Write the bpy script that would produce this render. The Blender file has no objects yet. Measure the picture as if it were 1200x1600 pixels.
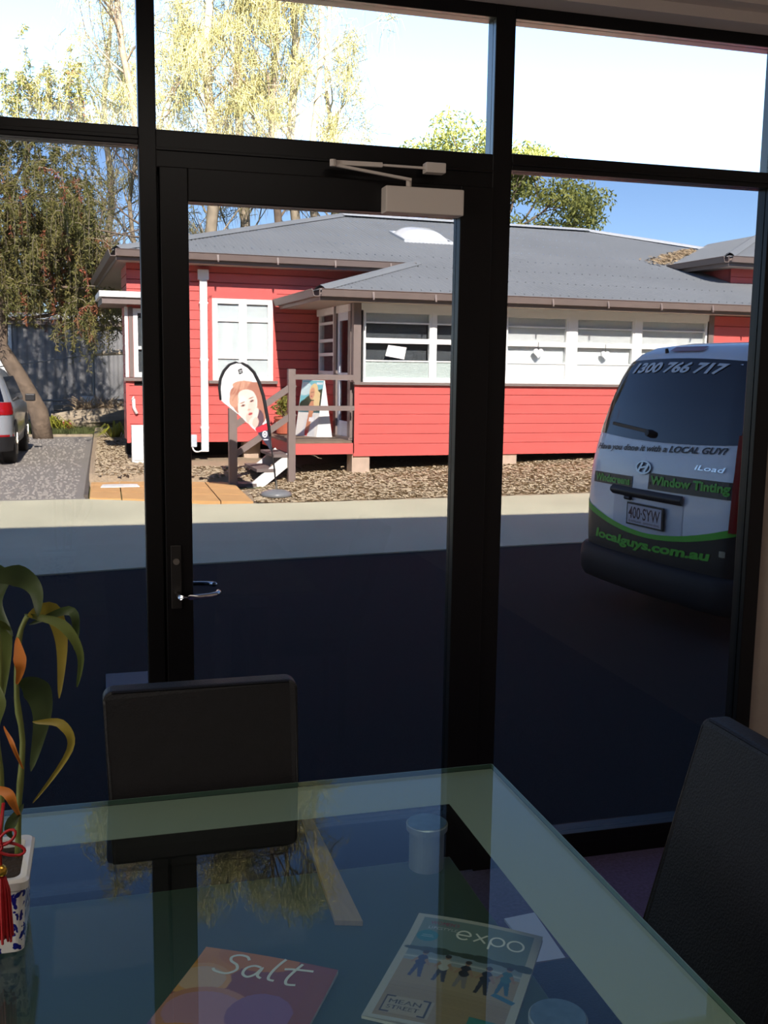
import bpy, bmesh, math, random
import numpy as np
from math import sin, cos, tan, pi, radians, sqrt, hypot
from mathutils import Vector, Matrix

SC = bpy.context.scene
COL = SC.collection
rnd = random.Random(7)

# ------------------------------------------------------------------ camera
cam_d = bpy.data.cameras.new('camera')
cam = bpy.data.objects.new('camera', cam_d)
COL.objects.link(cam)
yaw, pitch, roll = radians(15.5), radians(-8.06), radians(0.8)
fw = Vector((sin(yaw) * cos(pitch), cos(yaw) * cos(pitch), sin(pitch)))
rt = Vector((cos(yaw), -sin(yaw), 0))
up = rt.cross(fw)
rt2 = rt * cos(roll) + up * sin(roll)
up2 = up * cos(roll) - rt * sin(roll)
M = Matrix((rt2, up2, -fw)).transposed().to_4x4()
M.translation = (0, 0, 1.6)
cam.matrix_world = M
cam_d.sensor_fit = 'VERTICAL'
cam_d.sensor_height = 24
cam_d.lens = 24 * 1575 / 1600
cam_d.clip_start = 0.02
cam_d.clip_end = 600
SC.camera = cam

# ------------------------------------------------------------------ sky, sun, exposure
SUN_DIR = Vector((0.02, 1.0, -0.72)).normalized()
w = bpy.data.worlds.new('sky')
SC.world = w
w.use_nodes = True
nt = w.node_tree
bg = nt.nodes['Background']
sky = nt.nodes.new('ShaderNodeTexSky')
sky.sky_type = 'NISHITA'
sky.sun_disc = False
sky.sun_elevation = radians(35.7)
sky.sun_rotation = radians(181)
sky.air_density = 0.8
sky.dust_density = 0.1
sky.ozone_density = 3.5
nt.links.new(sky.outputs[0], bg.inputs[0])
bg.inputs[1].default_value = 0.092
sd = bpy.data.lights.new('sun', 'SUN')
sd.energy = 4.6
sd.angle = radians(0.55)
sd.color = (1.0, 0.90, 0.76)
sun = bpy.data.objects.new('sun', sd)
sun.rotation_euler = SUN_DIR.to_track_quat('-Z', 'Y').to_euler()
sun.location = (0, -20, 30)
COL.objects.link(sun)
lp = bpy.data.lights.new('ceiling_fill_light', 'AREA')  # unseen fill light, added to brighten the table and door closer
lp.shape = 'RECTANGLE'
lp.size = 1.2
lp.size_y = 0.6
lp.energy = 0.95
lp.color = (1.0, 0.92, 0.82)
lpo = bpy.data.objects.new('ceiling_fill_light', lp)
lpo.location = (0.3, 0.95, 2.66)
COL.objects.link(lpo)
lw_d = bpy.data.lights.new('side_fill_light', 'AREA')  # added fill for the door side of the room, set before solid wall
lw_d.shape = 'RECTANGLE'
lw_d.size = 1.6
lw_d.size_y = 1.4
lw_d.energy = 6.4
lw_d.color = (1.0, 0.93, 0.85)
lwo = bpy.data.objects.new('side_fill_light', lw_d)
lwo.location = (-2.96, 0.4, 1.6)
lwo.rotation_euler = (0, radians(-90), 0)
COL.objects.link(lwo)
SC.view_settings.view_transform = 'Standard'
SC.view_settings.look = 'None'
SC.view_settings.gamma = 1
SC.view_settings.use_curve_mapping = False
SC.view_settings.exposure = 2.97


# ------------------------------------------------------------------ helpers
def s2l(c):
    c = np.asarray(c, float) / 255.0
    return np.where(c <= 0.04045, c / 12.92, ((c + 0.055) / 1.055) ** 2.4)


def S(r, g, b):
    v = s2l((r, g, b))
    return (float(v[0]), float(v[1]), float(v[2]), 1.0)


def mat(name, col, rough=0.6, metal=0.0, var=0.0, vscale=8.0, bump=0.0, bscale=60.0, coat=0.0, spec=0.5, stretch=None, col2=None, transl=0.0):
    m = bpy.data.materials.new(name)
    m.use_nodes = True
    n = m.node_tree.nodes
    l = m.node_tree.links
    b = n['Principled BSDF']
    b.inputs['Base Color'].default_value = col
    b.inputs['Roughness'].default_value = rough
    b.inputs['Metallic'].default_value = metal
    b.inputs['Coat Weight'].default_value = coat
    b.inputs['Coat Roughness'].default_value = 0.04
    b.inputs['Specular IOR Level'].default_value = spec
    tc = n.new('ShaderNodeTexCoord')
    src = tc.outputs['Object']
    if stretch:
        mp = n.new('ShaderNodeMapping')
        mp.inputs['Scale'].default_value = stretch
        l.new(src, mp.inputs['Vector'])
        src = mp.outputs[0]
    if var or col2:
        nz = n.new('ShaderNodeTexNoise')
        nz.inputs['Scale'].default_value = vscale
        nz.inputs['Detail'].default_value = 6
        l.new(src, nz.inputs['Vector'])
        rp = n.new('ShaderNodeValToRGB')
        rp.color_ramp.elements[0].position = 0.32
        rp.color_ramp.elements[1].position = 0.68
        c = np.array(col[:3])
        d = np.array(col2[:3]) if col2 else np.clip(c * (1 + var), 0, 1)
        a = c if col2 else c * (1 - var)
        rp.color_ramp.elements[0].color = (*a, 1)
        rp.color_ramp.elements[1].color = (*d, 1)
        l.new(nz.outputs[0], rp.inputs[0])
        l.new(rp.outputs[0], b.inputs['Base Color'])
    if bump:
        nb = n.new('ShaderNodeTexNoise')
        nb.inputs['Scale'].default_value = bscale
        nb.inputs['Detail'].default_value = 4
        l.new(src, nb.inputs['Vector'])
        bp = n.new('ShaderNodeBump')
        bp.inputs['Strength'].default_value = bump
        bp.inputs['Distance'].default_value = 0.02
        l.new(nb.outputs[0], bp.inputs['Height'])
        l.new(bp.outputs[0], b.inputs['Normal'])
    if transl:
        t = n.new('ShaderNodeBsdfTranslucent')
        t.inputs[0].default_value = col
        mx = n.new('ShaderNodeMixShader')
        mx.inputs[0].default_value = transl
        l.new(b.outputs[0], mx.inputs[1])
        l.new(t.outputs[0], mx.inputs[2])
        l.new(mx.outputs[0], n['Material Output'].inputs[0])
    return m


def glass(name, tint, f0=0.04, rough=0.0, refl=(1, 1, 1, 1), gain=0.96):
    """thin sheet glass: tinted straight-through light plus a Schlick mirror share"""
    m = bpy.data.materials.new(name)
    m.use_nodes = True
    n = m.node_tree.nodes
    l = m.node_tree.links
    n.remove(n['Principled BSDF'])
    tr = n.new('ShaderNodeBsdfTransparent')
    tr.inputs[0].default_value = tint
    gl = n.new('ShaderNodeBsdfGlossy')
    gl.inputs['Roughness'].default_value = rough
    gl.inputs['Color'].default_value = refl
    lw = n.new('ShaderNodeLayerWeight')
    lw.inputs[0].default_value = 0.5
    pw = n.new('ShaderNodeMath')
    pw.operation = 'POWER'
    pw.inputs[1].default_value = 5
    l.new(lw.outputs['Facing'], pw.inputs[0])
    ma = n.new('ShaderNodeMath')
    ma.operation = 'MULTIPLY_ADD'
    ma.inputs[1].default_value = gain
    ma.inputs[2].default_value = f0
    l.new(pw.outputs[0], ma.inputs[0])
    mx = n.new('ShaderNodeMixShader')
    l.new(ma.outputs[0], mx.inputs[0])
    l.new(tr.outputs[0], mx.inputs[1])
    l.new(gl.outputs[0], mx.inputs[2])
    l.new(mx.outputs[0], n['Material Output'].inputs[0])
    return m


def printed(name, rough=0.5):
    m = bpy.data.materials.new(name)
    m.use_nodes = True
    n = m.node_tree.nodes
    l = m.node_tree.links
    at = n.new('ShaderNodeAttribute')
    at.attribute_name = 'Col'
    l.new(at.outputs['Color'], n['Principled BSDF'].inputs['Base Color'])
    n['Principled BSDF'].inputs['Roughness'].default_value = rough
    return m


class MB:
    def __init__(s):
        s.v = []
        s.f = []

    def add(s, vs, fs):
        o = len(s.v)
        s.v.extend(tuple(float(c) for c in p) for p in vs)
        s.f.extend([tuple(o + i for i in f) for f in fs])
        return s

    def box(s, x0, x1, y0, y1, z0, z1):
        return s.add([(x0, y0, z0), (x1, y0, z0), (x1, y1, z0), (x0, y1, z0), (x0, y0, z1), (x1, y0, z1), (x1, y1, z1), (x0, y1, z1)],
                     [(0, 3, 2, 1), (4, 5, 6, 7), (0, 1, 5, 4), (1, 2, 6, 5), (2, 3, 7, 6), (3, 0, 4, 7)])

    def bar(s, a, b, wx, wz, upv=(0, 0, 1)):
        """square bar from a to b"""
        a, b = Vector(a), Vector(b)
        d = (b - a).normalized()
        u = Vector(upv)
        sd_ = d.cross(u)
        if sd_.length < 1e-4:
            sd_ = d.cross(Vector((1, 0, 0)))
        sd_.normalize()
        u = sd_.cross(d)
        pts = []
        for p in (a, b):
            for sx, sz in ((-1, -1), (1, -1), (1, 1), (-1, 1)):
                pts.append(p + sd_ * sx * wx / 2 + u * sz * wz / 2)
        return s.add(pts, [(0, 1, 2, 3), (7, 6, 5, 4), (0, 4, 5, 1), (1, 5, 6, 2), (2, 6, 7, 3), (3, 7, 4, 0)])

    def prism(s, poly, fn):
        """poly: 2-D outline; fn(p, k) gives the 3-D point of side k (0 or 1)"""
        n = len(poly)
        pts = [fn(p, 0) for p in poly] + [fn(p, 1) for p in poly]
        fs = [tuple(range(n))[::-1], tuple(range(n, 2 * n))]
        for i in range(n):
            j = (i + 1) % n
            fs.append((i, j, n + j, n + i))
        return s.add(pts, fs)

    def tube(s, path, rad, seg=8, cap=True):
        path = [Vector(p) for p in path]
        rs = rad if hasattr(rad, '__len__') else [rad] * len(path)
        rings = []
        ref = None
        for i, p in enumerate(path):
            d = (path[min(i + 1, len(path) - 1)] - path[max(i - 1, 0)])
            if d.length < 1e-9:
                d = Vector((0, 0, 1))
            d.normalize()
            if ref is None:
                ref = Vector((1, 0, 0)) if abs(d.x) < 0.9 else Vector((0, 1, 0))
            a = d.cross(ref).normalized()
            b = d.cross(a)
            ref = -b if False else ref
            rings.append([p + (a * cos(2 * pi * k / seg) + b * sin(2 * pi * k / seg)) * rs[i] for k in range(seg)])
        vs = [q for r in rings for q in r]
        fs = []
        for i in range(len(rings) - 1):
            for k in range(seg):
                k2 = (k + 1) % seg
                fs.append((i * seg + k, i * seg + k2, (i + 1) * seg + k2, (i + 1) * seg + k))
        if cap:
            fs.append(tuple(range(seg))[::-1])
            fs.append(tuple((len(rings) - 1) * seg + k for k in range(seg)))
        return s.add(vs, fs)

    def lathe(s, prof, c=(0, 0, 0), seg=24):
        vs, fs = [], []
        for r, z in prof:
            for k in range(seg):
                a = 2 * pi * k / seg
                vs.append((c[0] + r * cos(a), c[1] + r * sin(a), c[2] + z))
        for i in range(len(prof) - 1):
            for k in range(seg):
                k2 = (k + 1) % seg
                fs.append((i * seg + k, i * seg + k2, (i + 1) * seg + k2, (i + 1) * seg + k))
        fs.append(tuple(range(seg))[::-1])
        fs.append(tuple((len(prof) - 1) * seg + k for k in range(seg)))
        return s.add(vs, fs)

    def grid(s, nx, ny, fn):
        vs = [fn(i / nx, j / ny) for j in range(ny + 1) for i in range(nx + 1)]
        fs = [(j * (nx + 1) + i, j * (nx + 1) + i + 1, (j + 1) * (nx + 1) + i + 1, (j + 1) * (nx + 1) + i) for j in range(ny) for i in range(nx)]
        return s.add(vs, fs)

    def build(s, name, m, parent=None, smooth=False, bevel=0.0, label=None, recalc=True):
        me = bpy.data.meshes.new(name)
        me.from_pydata(s.v, [], s.f)
        if recalc and len(s.f) < 60000:
            bm = bmesh.new()
            bm.from_mesh(me)
            bmesh.ops.recalc_face_normals(bm, faces=bm.faces)
            if bevel:
                bmesh.ops.bevel(bm, geom=bm.edges[:] + bm.verts[:], offset=bevel, segments=2, affect='EDGES', profile=0.6)
            bm.to_mesh(me)
            bm.free()
        me.materials.append(m)
        if smooth:
            me.polygons.foreach_set('use_smooth', [True] * len(me.polygons))
        o = bpy.data.objects.new(name, me)
        COL.objects.link(o)
        if parent:
            o.parent = parent
        if label:
            o['label'] = label
        return o


def tri_mesh(name, V, m, parent=None, nper=3):
    """many loose triangles or quads from an (n*nper,3) array"""
    V = np.asarray(V, np.float32).reshape(-1, 3)
    n = len(V) // nper
    me = bpy.data.meshes.new(name)
    me.vertices.add(len(V))
    me.vertices.foreach_set('co', V.ravel())
    me.loops.add(n * nper)
    me.loops.foreach_set('vertex_index', np.arange(n * nper, dtype=np.int32))
    me.polygons.add(n)
    me.polygons.foreach_set('loop_start', np.arange(0, n * nper, nper, dtype=np.int32))
    me.polygons.foreach_set('loop_total', np.full(n, nper, dtype=np.int32))
    me.update(calc_edges=True)
    me.materials.append(m)
    o = bpy.data.objects.new(name, me)
    COL.objects.link(o)
    if parent:
        o.parent = parent
    return o


def box(name, m, x0, x1, y0, y1, z0, z1, parent=None, bevel=0.0, label=None):
    return MB().box(x0, x1, y0, y1, z0, z1).build(name, m, parent, bevel=bevel, label=label)


def tag(o, label, cat, group=None, kind=None):
    o['label'] = label
    o['category'] = cat
    if group:
        o['group'] = group
    if kind:
        o['kind'] = kind
    return o


def thing(name, label, cat, loc=(0, 0, 0), rz=0.0, group=None):
    o = bpy.data.objects.new(name, None)
    o.empty_display_size = 0.1
    COL.objects.link(o)
    o.location = loc
    o.rotation_euler = (0, 0, rz)
    return tag(o, label, cat, group)


def struct(o):
    o['kind'] = 'structure'
    return o


def stuff(o):
    o['kind'] = 'stuff'
    return o


def structroot(name, loc=(0, 0, 0)):
    o = bpy.data.objects.new(name, None)
    COL.objects.link(o)
    o.location = loc
    o['kind'] = 'structure'
    return o


def dup_tree(root, loc, rz, label, group=None):
    r = root.copy()
    COL.objects.link(r)
    r.location = loc
    r.rotation_euler = (0, 0, rz)
    r['label'] = label
    if group:
        r['group'] = group
    for ch in list(root.children):
        c = ch.copy()
        COL.objects.link(c)
        c.parent = r
        for g in ch.children:
            d = g.copy()
            COL.objects.link(d)
            d.parent = c
    return r


def text2d(s, size=1.0, shear=0.0, offset=0.0, spacing=1.0, xscale=1.0):
    """outline of built-in lettering as (verts 2-D, faces), left-bottom at 0,0"""
    cu = bpy.data.curves.new('txt', 'FONT')
    cu.body = s
    cu.size = size
    cu.shear = shear
    cu.offset = offset
    cu.space_character = spacing
    cu.resolution_u = 3
    ob = bpy.data.objects.new('txt', cu)
    COL.objects.link(ob)
    bpy.context.view_layer.update()
    dg = bpy.context.evaluated_depsgraph_get()
    me = bpy.data.meshes.new_from_object(ob.evaluated_get(dg))
    vs = [(v.co.x * xscale, v.co.y) for v in me.vertices]
    fs = [tuple(p.vertices) for p in me.polygons]
    bpy.data.objects.remove(ob)
    bpy.data.curves.remove(cu)
    bpy.data.meshes.remove(me)
    x0 = min(v[0] for v in vs)
    y0 = min(v[1] for v in vs)
    return [(x - x0, y - y0) for x, y in vs], fs


def text_on(name, s, fn, wid, hgt, m, parent, shear=0.0, offset=0.0, spacing=1.0):
    """lettering fitted into wid x hgt, mapped to 3-D by fn(x, y)"""
    vs, fs = text2d(s, 1.0, shear, offset, spacing)
    mx = max(v[0] for v in vs)
    my = max(v[1] for v in vs)
    b = MB()
    b.add([fn(x / mx * wid, y / my * hgt) for x, y in vs], fs)
    return b.build(name, m, parent, recalc=False)


# ---- flat prints: a fine grid of coloured points, painted in layers
class Print:
    def __init__(s, nx, ny, base):
        s.nx, s.ny = nx, ny
        u, v = np.meshgrid(np.linspace(0, 1, nx + 1), np.linspace(0, 1, ny + 1))
        s.u, s.v = u.ravel(), v.ravel()
        s.c = np.tile(np.asarray(base, float), (len(s.u), 1))

    def put(s, mask, col, a=1.0):
        s.c[mask] = s.c[mask] * (1 - a) + np.asarray(col, float) * a

    def ell(s, cx, cy, rx, ry, col, rot=0.0, a=1.0):
        du, dv = s.u - cx, s.v - cy
        x = du * cos(rot) + dv * sin(rot)
        y = -du * sin(rot) + dv * cos(rot)
        s.put((x / rx) ** 2 + (y / ry) ** 2 < 1, col, a)

    def rect(s, x0, x1, y0, y1, col, a=1.0):
        s.put((s.u >= x0) & (s.u <= x1) & (s.v >= y0) & (s.v <= y1), col, a)

    def poly(s, pts, col, a=1.0):
        inside = np.zeros(len(s.u), bool)
        n = len(pts)
        for i in range(n):
            x1, y1 = pts[i]
            x2, y2 = pts[(i + 1) % n]
            if y1 == y2:
                continue
            c = ((y1 > s.v) != (y2 > s.v)) & (s.u < (x2 - x1) * (s.v - y1) / (y2 - y1) + x1)
            inside ^= c
        s.put(inside, col, a)

    def text(s, txt, x0, x1, y0, y1, col, shear=0.0):
        """lettering painted into the print"""
        vs, fs = text2d(txt, 1.0, shear)
        mx = max(v[0] for v in vs)
        my = max(v[1] for v in vs)
        for f in fs:
            s.poly([(x0 + vs[i][0] / mx * (x1 - x0), y0 + vs[i][1] / my * (y1 - y0)) for i in f], col)

    def build(s, name, fn, m, parent=None, keep=None):
        b = MB()
        b.grid(s.nx, s.ny, fn)
        me = bpy.data.meshes.new(name)
        fs = b.f
        if keep is not None:
            k = keep(s.u, s.v)
            fs = [f for f in fs if all(k[i] for i in f)]
        me.from_pydata(b.v, [], fs)
        at = me.color_attributes.new('Col', 'FLOAT_COLOR', 'POINT')
        rgba = np.ones((len(s.u), 4), np.float32)
        rgba[:, :3] = s2l(np.clip(s.c, 0, 255))
        at.data.foreach_set('color', rgba.ravel())
        me.materials.append(m)
        o = bpy.data.objects.new(name, me)
        COL.objects.link(o)
        if parent:
            o.parent = parent
        return o


def bez(p0, p1, p2, n=8):
    p0, p1, p2 = Vector(p0), Vector(p1), Vector(p2)
    return [p0 * (1 - t) ** 2 + p1 * 2 * t * (1 - t) + p2 * t * t for t in [i / n for i in range(n + 1)]]


# ------------------------------------------------------------------ materials
BLACK = mat('black_aluminium', (0.0042, 0.0038, 0.004, 1), 0.35, 0.0, spec=0.3)
TINT = glass('tinted_film_glass', (0.408, 0.413, 0.432, 1), f0=0.012)
CLEAR = glass('clear_glass', (0.94, 0.95, 0.94, 1), f0=0.02)
CREAM = mat('painted_plaster', S(206, 192, 182), 0.8, var=0.03, bump=0.05, bscale=200)
CARPET = mat('carpet', S(94, 86, 124), 0.95, var=0.2, vscale=90, bump=0.5, bscale=400)
STEEL = mat('brushed_steel', S(170, 165, 155), 0.32, 0.9, var=0.06, vscale=120)
SILVER = mat('silver_paint', S(226, 214, 202), 0.45, 0.0)
RED = mat('red_weatherboard_paint', S(206, 96, 90), 0.42, var=0.05, vscale=5, bump=0.08, bscale=40, stretch=(0.4, 4, 4))
WHITE = mat('white_gloss_paint', S(236, 236, 232), 0.4, var=0.02)
TAUPE = mat('taupe_paint', S(124, 110, 104), 0.5, var=0.05)
ROOF = mat('zinc_grey_roof', S(130, 134, 136), 0.65, 0.0, var=0.06, vscale=0.8, spec=0.25)
RIDGE = mat('ridge_capping', S(205, 208, 208), 0.4, 0.2, var=0.04)
CONC = mat('concrete', S(199, 195, 166), 0.9, var=0.10, vscale=0.7, bump=0.15, bscale=50)
ASPH = mat('asphalt', (0.030, 0.032, 0.034, 1), 0.95, var=0.35, vscale=60, bump=0.3, bscale=150, spec=0.08)
GRAVEL = mat('grey_gravel', S(138, 132, 124), 0.95, var=0.16, vscale=40, bump=0.4, bscale=60)
MULCH = mat('wood_mulch', S(146, 128, 104), 0.95, col2=S(180, 160, 132), vscale=30, bump=0.5, bscale=40)
PAVE = mat('sandstone_paver', S(206, 160, 104), 0.85, var=0.08, vscale=5, bump=0.1)
SOIL = mat('dark_soil', S(50, 40, 32), 0.95, var=0.3, bump=0.5)
GRASS = mat('grass_blades', S(96, 104, 58), 0.8, var=0.3, vscale=4, transl=0.3)
BARK = mat('grey_brown_bark', S(118, 102, 86), 0.9, var=0.25, vscale=6, bump=0.8, bscale=12)
PALEBARK = mat('pale_bark', S(160, 146, 124), 0.9, var=0.2, vscale=5, bump=0.6, bscale=12)
DARKINT = mat('dark_interior', (0.012, 0.011, 0.011, 1), 0.9)  # near-black: the shade inside rooms and under the floor is put into the colour
RUBBER = mat('black_rubber', (0.012, 0.012, 0.012, 1), 0.7)
BLACKPL = mat('black_plastic', (0.014, 0.014, 0.016, 1), 0.5)
LEATHER = mat('black_leather', (0.008, 0.008, 0.009, 1), 0.45, var=0.1, vscale=40, bump=0.12, bscale=220, spec=0.3)
CHROME = mat('chrome', (0.75, 0.75, 0.76, 1), 0.1, 1.0)
PRINT = printed('printed_picture')
GLOSSPRINT = printed('glossy_magazine_print', 0.3)
# ================================================================== OUR BUILDING (structure)
WY = 2.886                                     # inner face of the shopfront
GZ = -0.10                                     # outside ground level
struct(box('floor', CARPET, -3.0, 2.6, -2.6, WY + 0.12, -0.08, 0.0))
struct(box('ceiling', CREAM, -3.0, 2.6, -2.6, WY + 0.12, 2.70, 2.80))
struct(box('wall_left', CREAM, -3.1, -3.0, -2.6, WY + 0.12, -0.08, 2.8))
struct(box('wall_right', CREAM, 2.6, 2.7, -2.6, WY + 0.12, -0.08, 2.8))
struct(box('wall_back', CREAM, -3.1, 2.7, -2.75, -2.6, -0.08, 2.8))
wf = structroot('wall_front')
BRICK = mat('rendered_block', S(172, 160, 146), 0.85, var=0.06, bump=0.2, bscale=80)
box('pier_right', BRICK, 2.107, 2.7, WY + 0.0, WY + 0.045, -0.08, 2.7, wf)
box('pier_left', BRICK, -3.1, -1.62, WY + 0.0, WY + 0.2, -0.08, 2.7, wf)
struct(box('wall_upper', BRICK, -40, 45, WY + 0.02, WY + 0.3, 2.70, 5.55))
struct(box('wall_outer_left', BRICK, -40, -3.1, WY + 0.02, WY + 0.3, GZ - 0.2, 2.70))
struct(box('wall_outer_right', BRICK, 2.7, 45, WY + 0.02, WY + 0.3, GZ - 0.2, 2.70))
struct(box('roof', BRICK, -40, 45, -14, WY + 0.3, 5.35, 5.45))
tr = structroot('trim_1')
box('cornice_step', CREAM, -1.6, 2.6, WY - 0.10, WY - 0.002, 2.640, 2.70, tr)
box('cornice_bead', CREAM, -1.6, 2.6, WY - 0.16, WY - 0.10, 2.672, 2.70, tr)


# ---- shopfront: three bays of black aluminium with a dark film on the lower glass
def member(parent, x0, x1, z0, z1, y0=-0.02, y1=0.045, name='frame_member', bev=0.003):
    return box(name, BLACK, x0, x1, WY + y0, WY + y1, z0, z1, parent, bevel=bev)


def pane(parent, m, x0, x1, z0, z1, y=0.0):
    return box('pane', m, x0, x1, WY + y, WY + y + 0.006, z0, z1, parent)


w1 = structroot('window_1')
member(w1, -1.62, -1.55, 0.0, 2.64)
member(w1, 0.103, 0.150, 0.0, 2.64, name='mullion')
member(w1, -1.55, 0.103, 2.183, 2.229, name='transom')
member(w1, -1.55, 0.103, 2.196, 2.206, -0.026, -0.0205, 'transom_bead', 0.001)
member(w1, -1.55, 0.103, 2.605, 2.64)
member(w1, -1.55, 0.103, 0.0, 0.075, name='bottom_rail')
member(w1, -1.55, 0.103, 0.075, 0.092, -0.03, 0.04, 'sill_bead', 0.002)
pane(w1, TINT, -1.55, 0.103, 0.075, 2.183)
pane(w1, CLEAR, -1.55, 0.103, 2.229, 2.605)
fill_frame = structroot('fill_light_frame')  # added frame dressing the side fill light; the wall behind has no opening
for (a_, c_, e_, f_) in ((-0.45, -0.4, 0.85, 2.35), (1.2, 1.25, 0.85, 2.35), (-0.4, 1.2, 0.85, 0.9), (-0.4, 1.2, 2.3, 2.35)):
    box('frame_member', BLACK, -2.999, -2.95, a_, c_, e_, f_, fill_frame)
struct(box('fill_light_panel', WHITE, -0.32, 0.92, 0.63, 1.27, 2.672, 2.70))  # added plate over the ceiling fill light, out of view
w2 = structroot('window_2')
member(w2, 0.148, 1.109, 2.128, 2.226, name='transom')
member(w2, 0.148, 0.166, 0.0, 2.128, 0.031, 0.045, 'door_stop', 0.001)
member(w2, 1.098, 1.110, 0.0, 2.128, 0.031, 0.045, 'door_stop', 0.001)
member(w2, 0.148, 1.109, 2.172, 2.180, -0.026, -0.0205, 'transom_bead', 0.001)
member(w2, 0.148, 1.109, 2.603, 2.64)
pane(w2, CLEAR, 0.148, 1.109, 2.226, 2.603)
w3 = structroot('window_3')
member(w3, 1.109, 1.170, 0.0, 2.64, name='mullion')
member(w3, 1.170, 2.052, 2.185, 2.232, name='transom')
member(w3, 1.170, 2.052, 2.198, 2.207, -0.026, -0.0205, 'transom_bead', 0.001)
member(w3, 1.170, 2.052, 2.605, 2.64)
member(w3, 2.052, 2.107, 0.0, 2.64, name='mullion')
member(w3, 1.170, 2.052, 0.0, 0.058, name='bottom_rail')
member(w3, 1.170, 2.052, 0.058, 0.092, -0.025, 0.05, 'sill_bead', 0.002)
pane(w3, TINT, 1.170, 2.052, 0.075, 2.185)
pane(w3, CLEAR, 1.170, 2.052, 2.232, 2.605)

d1 = structroot('door_1')
member(d1, 0.156, 0.231, 0.012, 2.130, -0.03, 0.03, 'stile')
member(d1, 1.010, 1.110, 0.012, 2.130, -0.03, 0.03, 'stile')
member(d1, 0.231, 1.010, 2.042, 2.130, -0.03, 0.03, 'top_rail')
member(d1, 0.231, 1.010, 0.012, 0.21, -0.03, 0.03, 'bottom_rail')
pane(d1, TINT, 0.231, 1.010, 0.21, 2.042)
# closer
cb = MB().box(0.770, 1.001, WY - 0.085, WY - 0.031, 2.036, 2.108).build('closer_body', SILVER, d1, bevel=0.004)
MB().box(0.886, 0.945, WY - 0.085, WY - 0.048, 2.150, 2.178).build('closer_bracket', SILVER, d1, bevel=0.003)
MB().bar((0.616, WY - 0.075, 2.160), (0.76, WY - 0.075, 2.162), 0.012, 0.012).bar((0.75, WY - 0.075, 2.162), (0.888, WY - 0.07, 2.163), 0.008, 0.006).build('closer_arm', SILVER, d1)
MB().bar((0.618, WY - 0.082, 2.153), (0.845, WY - 0.075, 2.128), 0.010, 0.007).tube([(0.843, WY - 0.06, 2.105), (0.843, WY - 0.06, 2.132)], 0.008, 10).build('closer_forearm', SILVER, d1)
MB().tube([(0.618, WY - 0.085, 2.148), (0.618, WY - 0.085, 2.166)], 0.009, 10).build('pivot', SILVER, d1)
# handle set inside and outside
hp = MB().box(0.169, 0.198, WY - 0.038, WY - 0.030, 0.918, 1.101).build('handle_plate', mat('dark_nickel', S(60, 58, 56), 0.4, 0.7), d1, bevel=0.002)
for sg in (-1, 1):
    yo = WY + sg * 0.03
    MB().tube([(0.188, yo, 0.962), (0.188, yo + sg * 0.05, 0.962)] + bez((0.192, yo + sg * 0.062, 0.962), (0.30, yo + sg * 0.062, 0.962), (0.300, yo + sg * 0.02, 0.965), 8)[0:9], 0.0075, 10).build('handle_lever', CHROME, d1, smooth=True)
MB().tube([(0.184, WY - 0.043, 1.055), (0.184, WY - 0.037, 1.055)], 0.009, 14).build('lock_cylinder', STEEL, d1)

# ================================================================== GROUND (structure)
HA = radians(3)
HO = Vector((3.5939, 14.7, 0))


def hw(u, v, z):
    return Vector((HO.x + u * cos(HA) - v * sin(HA), HO.y + u * sin(HA) + v * cos(HA), z))


def ground_z(x, y):
    """mulch bed: climbs gently from the kerb to the house, with a worn hollow under the stair"""
    u = (x - HO.x) * cos(HA) + (y - HO.y) * sin(HA)
    v = -(x - HO.x) * sin(HA) + (y - HO.y) * cos(HA)
    t = min(max((v + 2.1) / 2.1, 0), 1)
    z = GZ + t * (0.13 + 0.035 * max(min(u, 5), -1.2) * (1 if u > 0 else 0.6))
    z += 0.06 * min(max(v, 0), 2) / 2
    hol = math.exp(-((u + 1.75) / 0.75) ** 2 - ((v + 0.15) / 0.6) ** 2)
    z -= 0.18 * hol
    return z


base = MB().add([(-150, 3, GZ - 0.03), (150, 3, GZ - 0.03), (150, 200, GZ - 0.03), (-150, 200, GZ - 0.03)], [(0, 1, 2, 3)])
struct(base.build('ground', mat('dry_lawn', S(110, 108, 62), 0.95, var=0.25, vscale=0.6)))
near = [(-40, 6.3), (-6, 8.05), (-0.84, 8.42), (0.7, 8.70), (3.26, 8.98), (4.7, 9.10), (12, 9.6), (40, 11.2)]
far = [(-40, 13.6), (-6, 13.3), (-1.28, 13.25), (-0.22, 13.28), (0.35, 13.0), (1.16, 12.52), (2.2, 12.48), (4.31, 12.63), (6.54, 12.80), (14, 13.2), (40, 14.6)]


def slab(name, m, poly, z, th=0.06):
    return MB().prism(poly, lambda p, k: (p[0], p[1], z - (th if k == 0 else 0))).build(name, m)


struct(slab('road', ASPH, [(-40, WY + 0.3), (40, WY + 0.3)] + near[::-1], GZ))
struct(slab('kerb_apron', CONC, near + far[::-1], GZ + 0.012, 0.08))
struct(slab('driveway', GRAVEL, [(-12, 13.27), (-0.27, 13.27), (-0.27, 25.4), (-12, 25.0)], GZ + 0.004))
g = MB()
NX, NY = 70, 50


def fary(x):
    for (a, b), (c, d) in zip(far, far[1:]):
        if a <= x <= c:
            return b + (d - b) * (x - a) / (c - a)
    return 13


def mulch_pt(i, j):
    x = -0.24 + i * 16
    y0 = fary(x) - 0.02
    y = y0 + (26.0 - y0) * j ** 1.6
    bump = 0.012 * sin(x * 9.1 + y * 3.3) * sin(y * 7.7 - x * 2.1)
    cut = 0.22 if (x < 1.80 and y < 15.0) else 0.0
    return (x, y, ground_z(x, y) + bump + 0.006 - cut)


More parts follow.
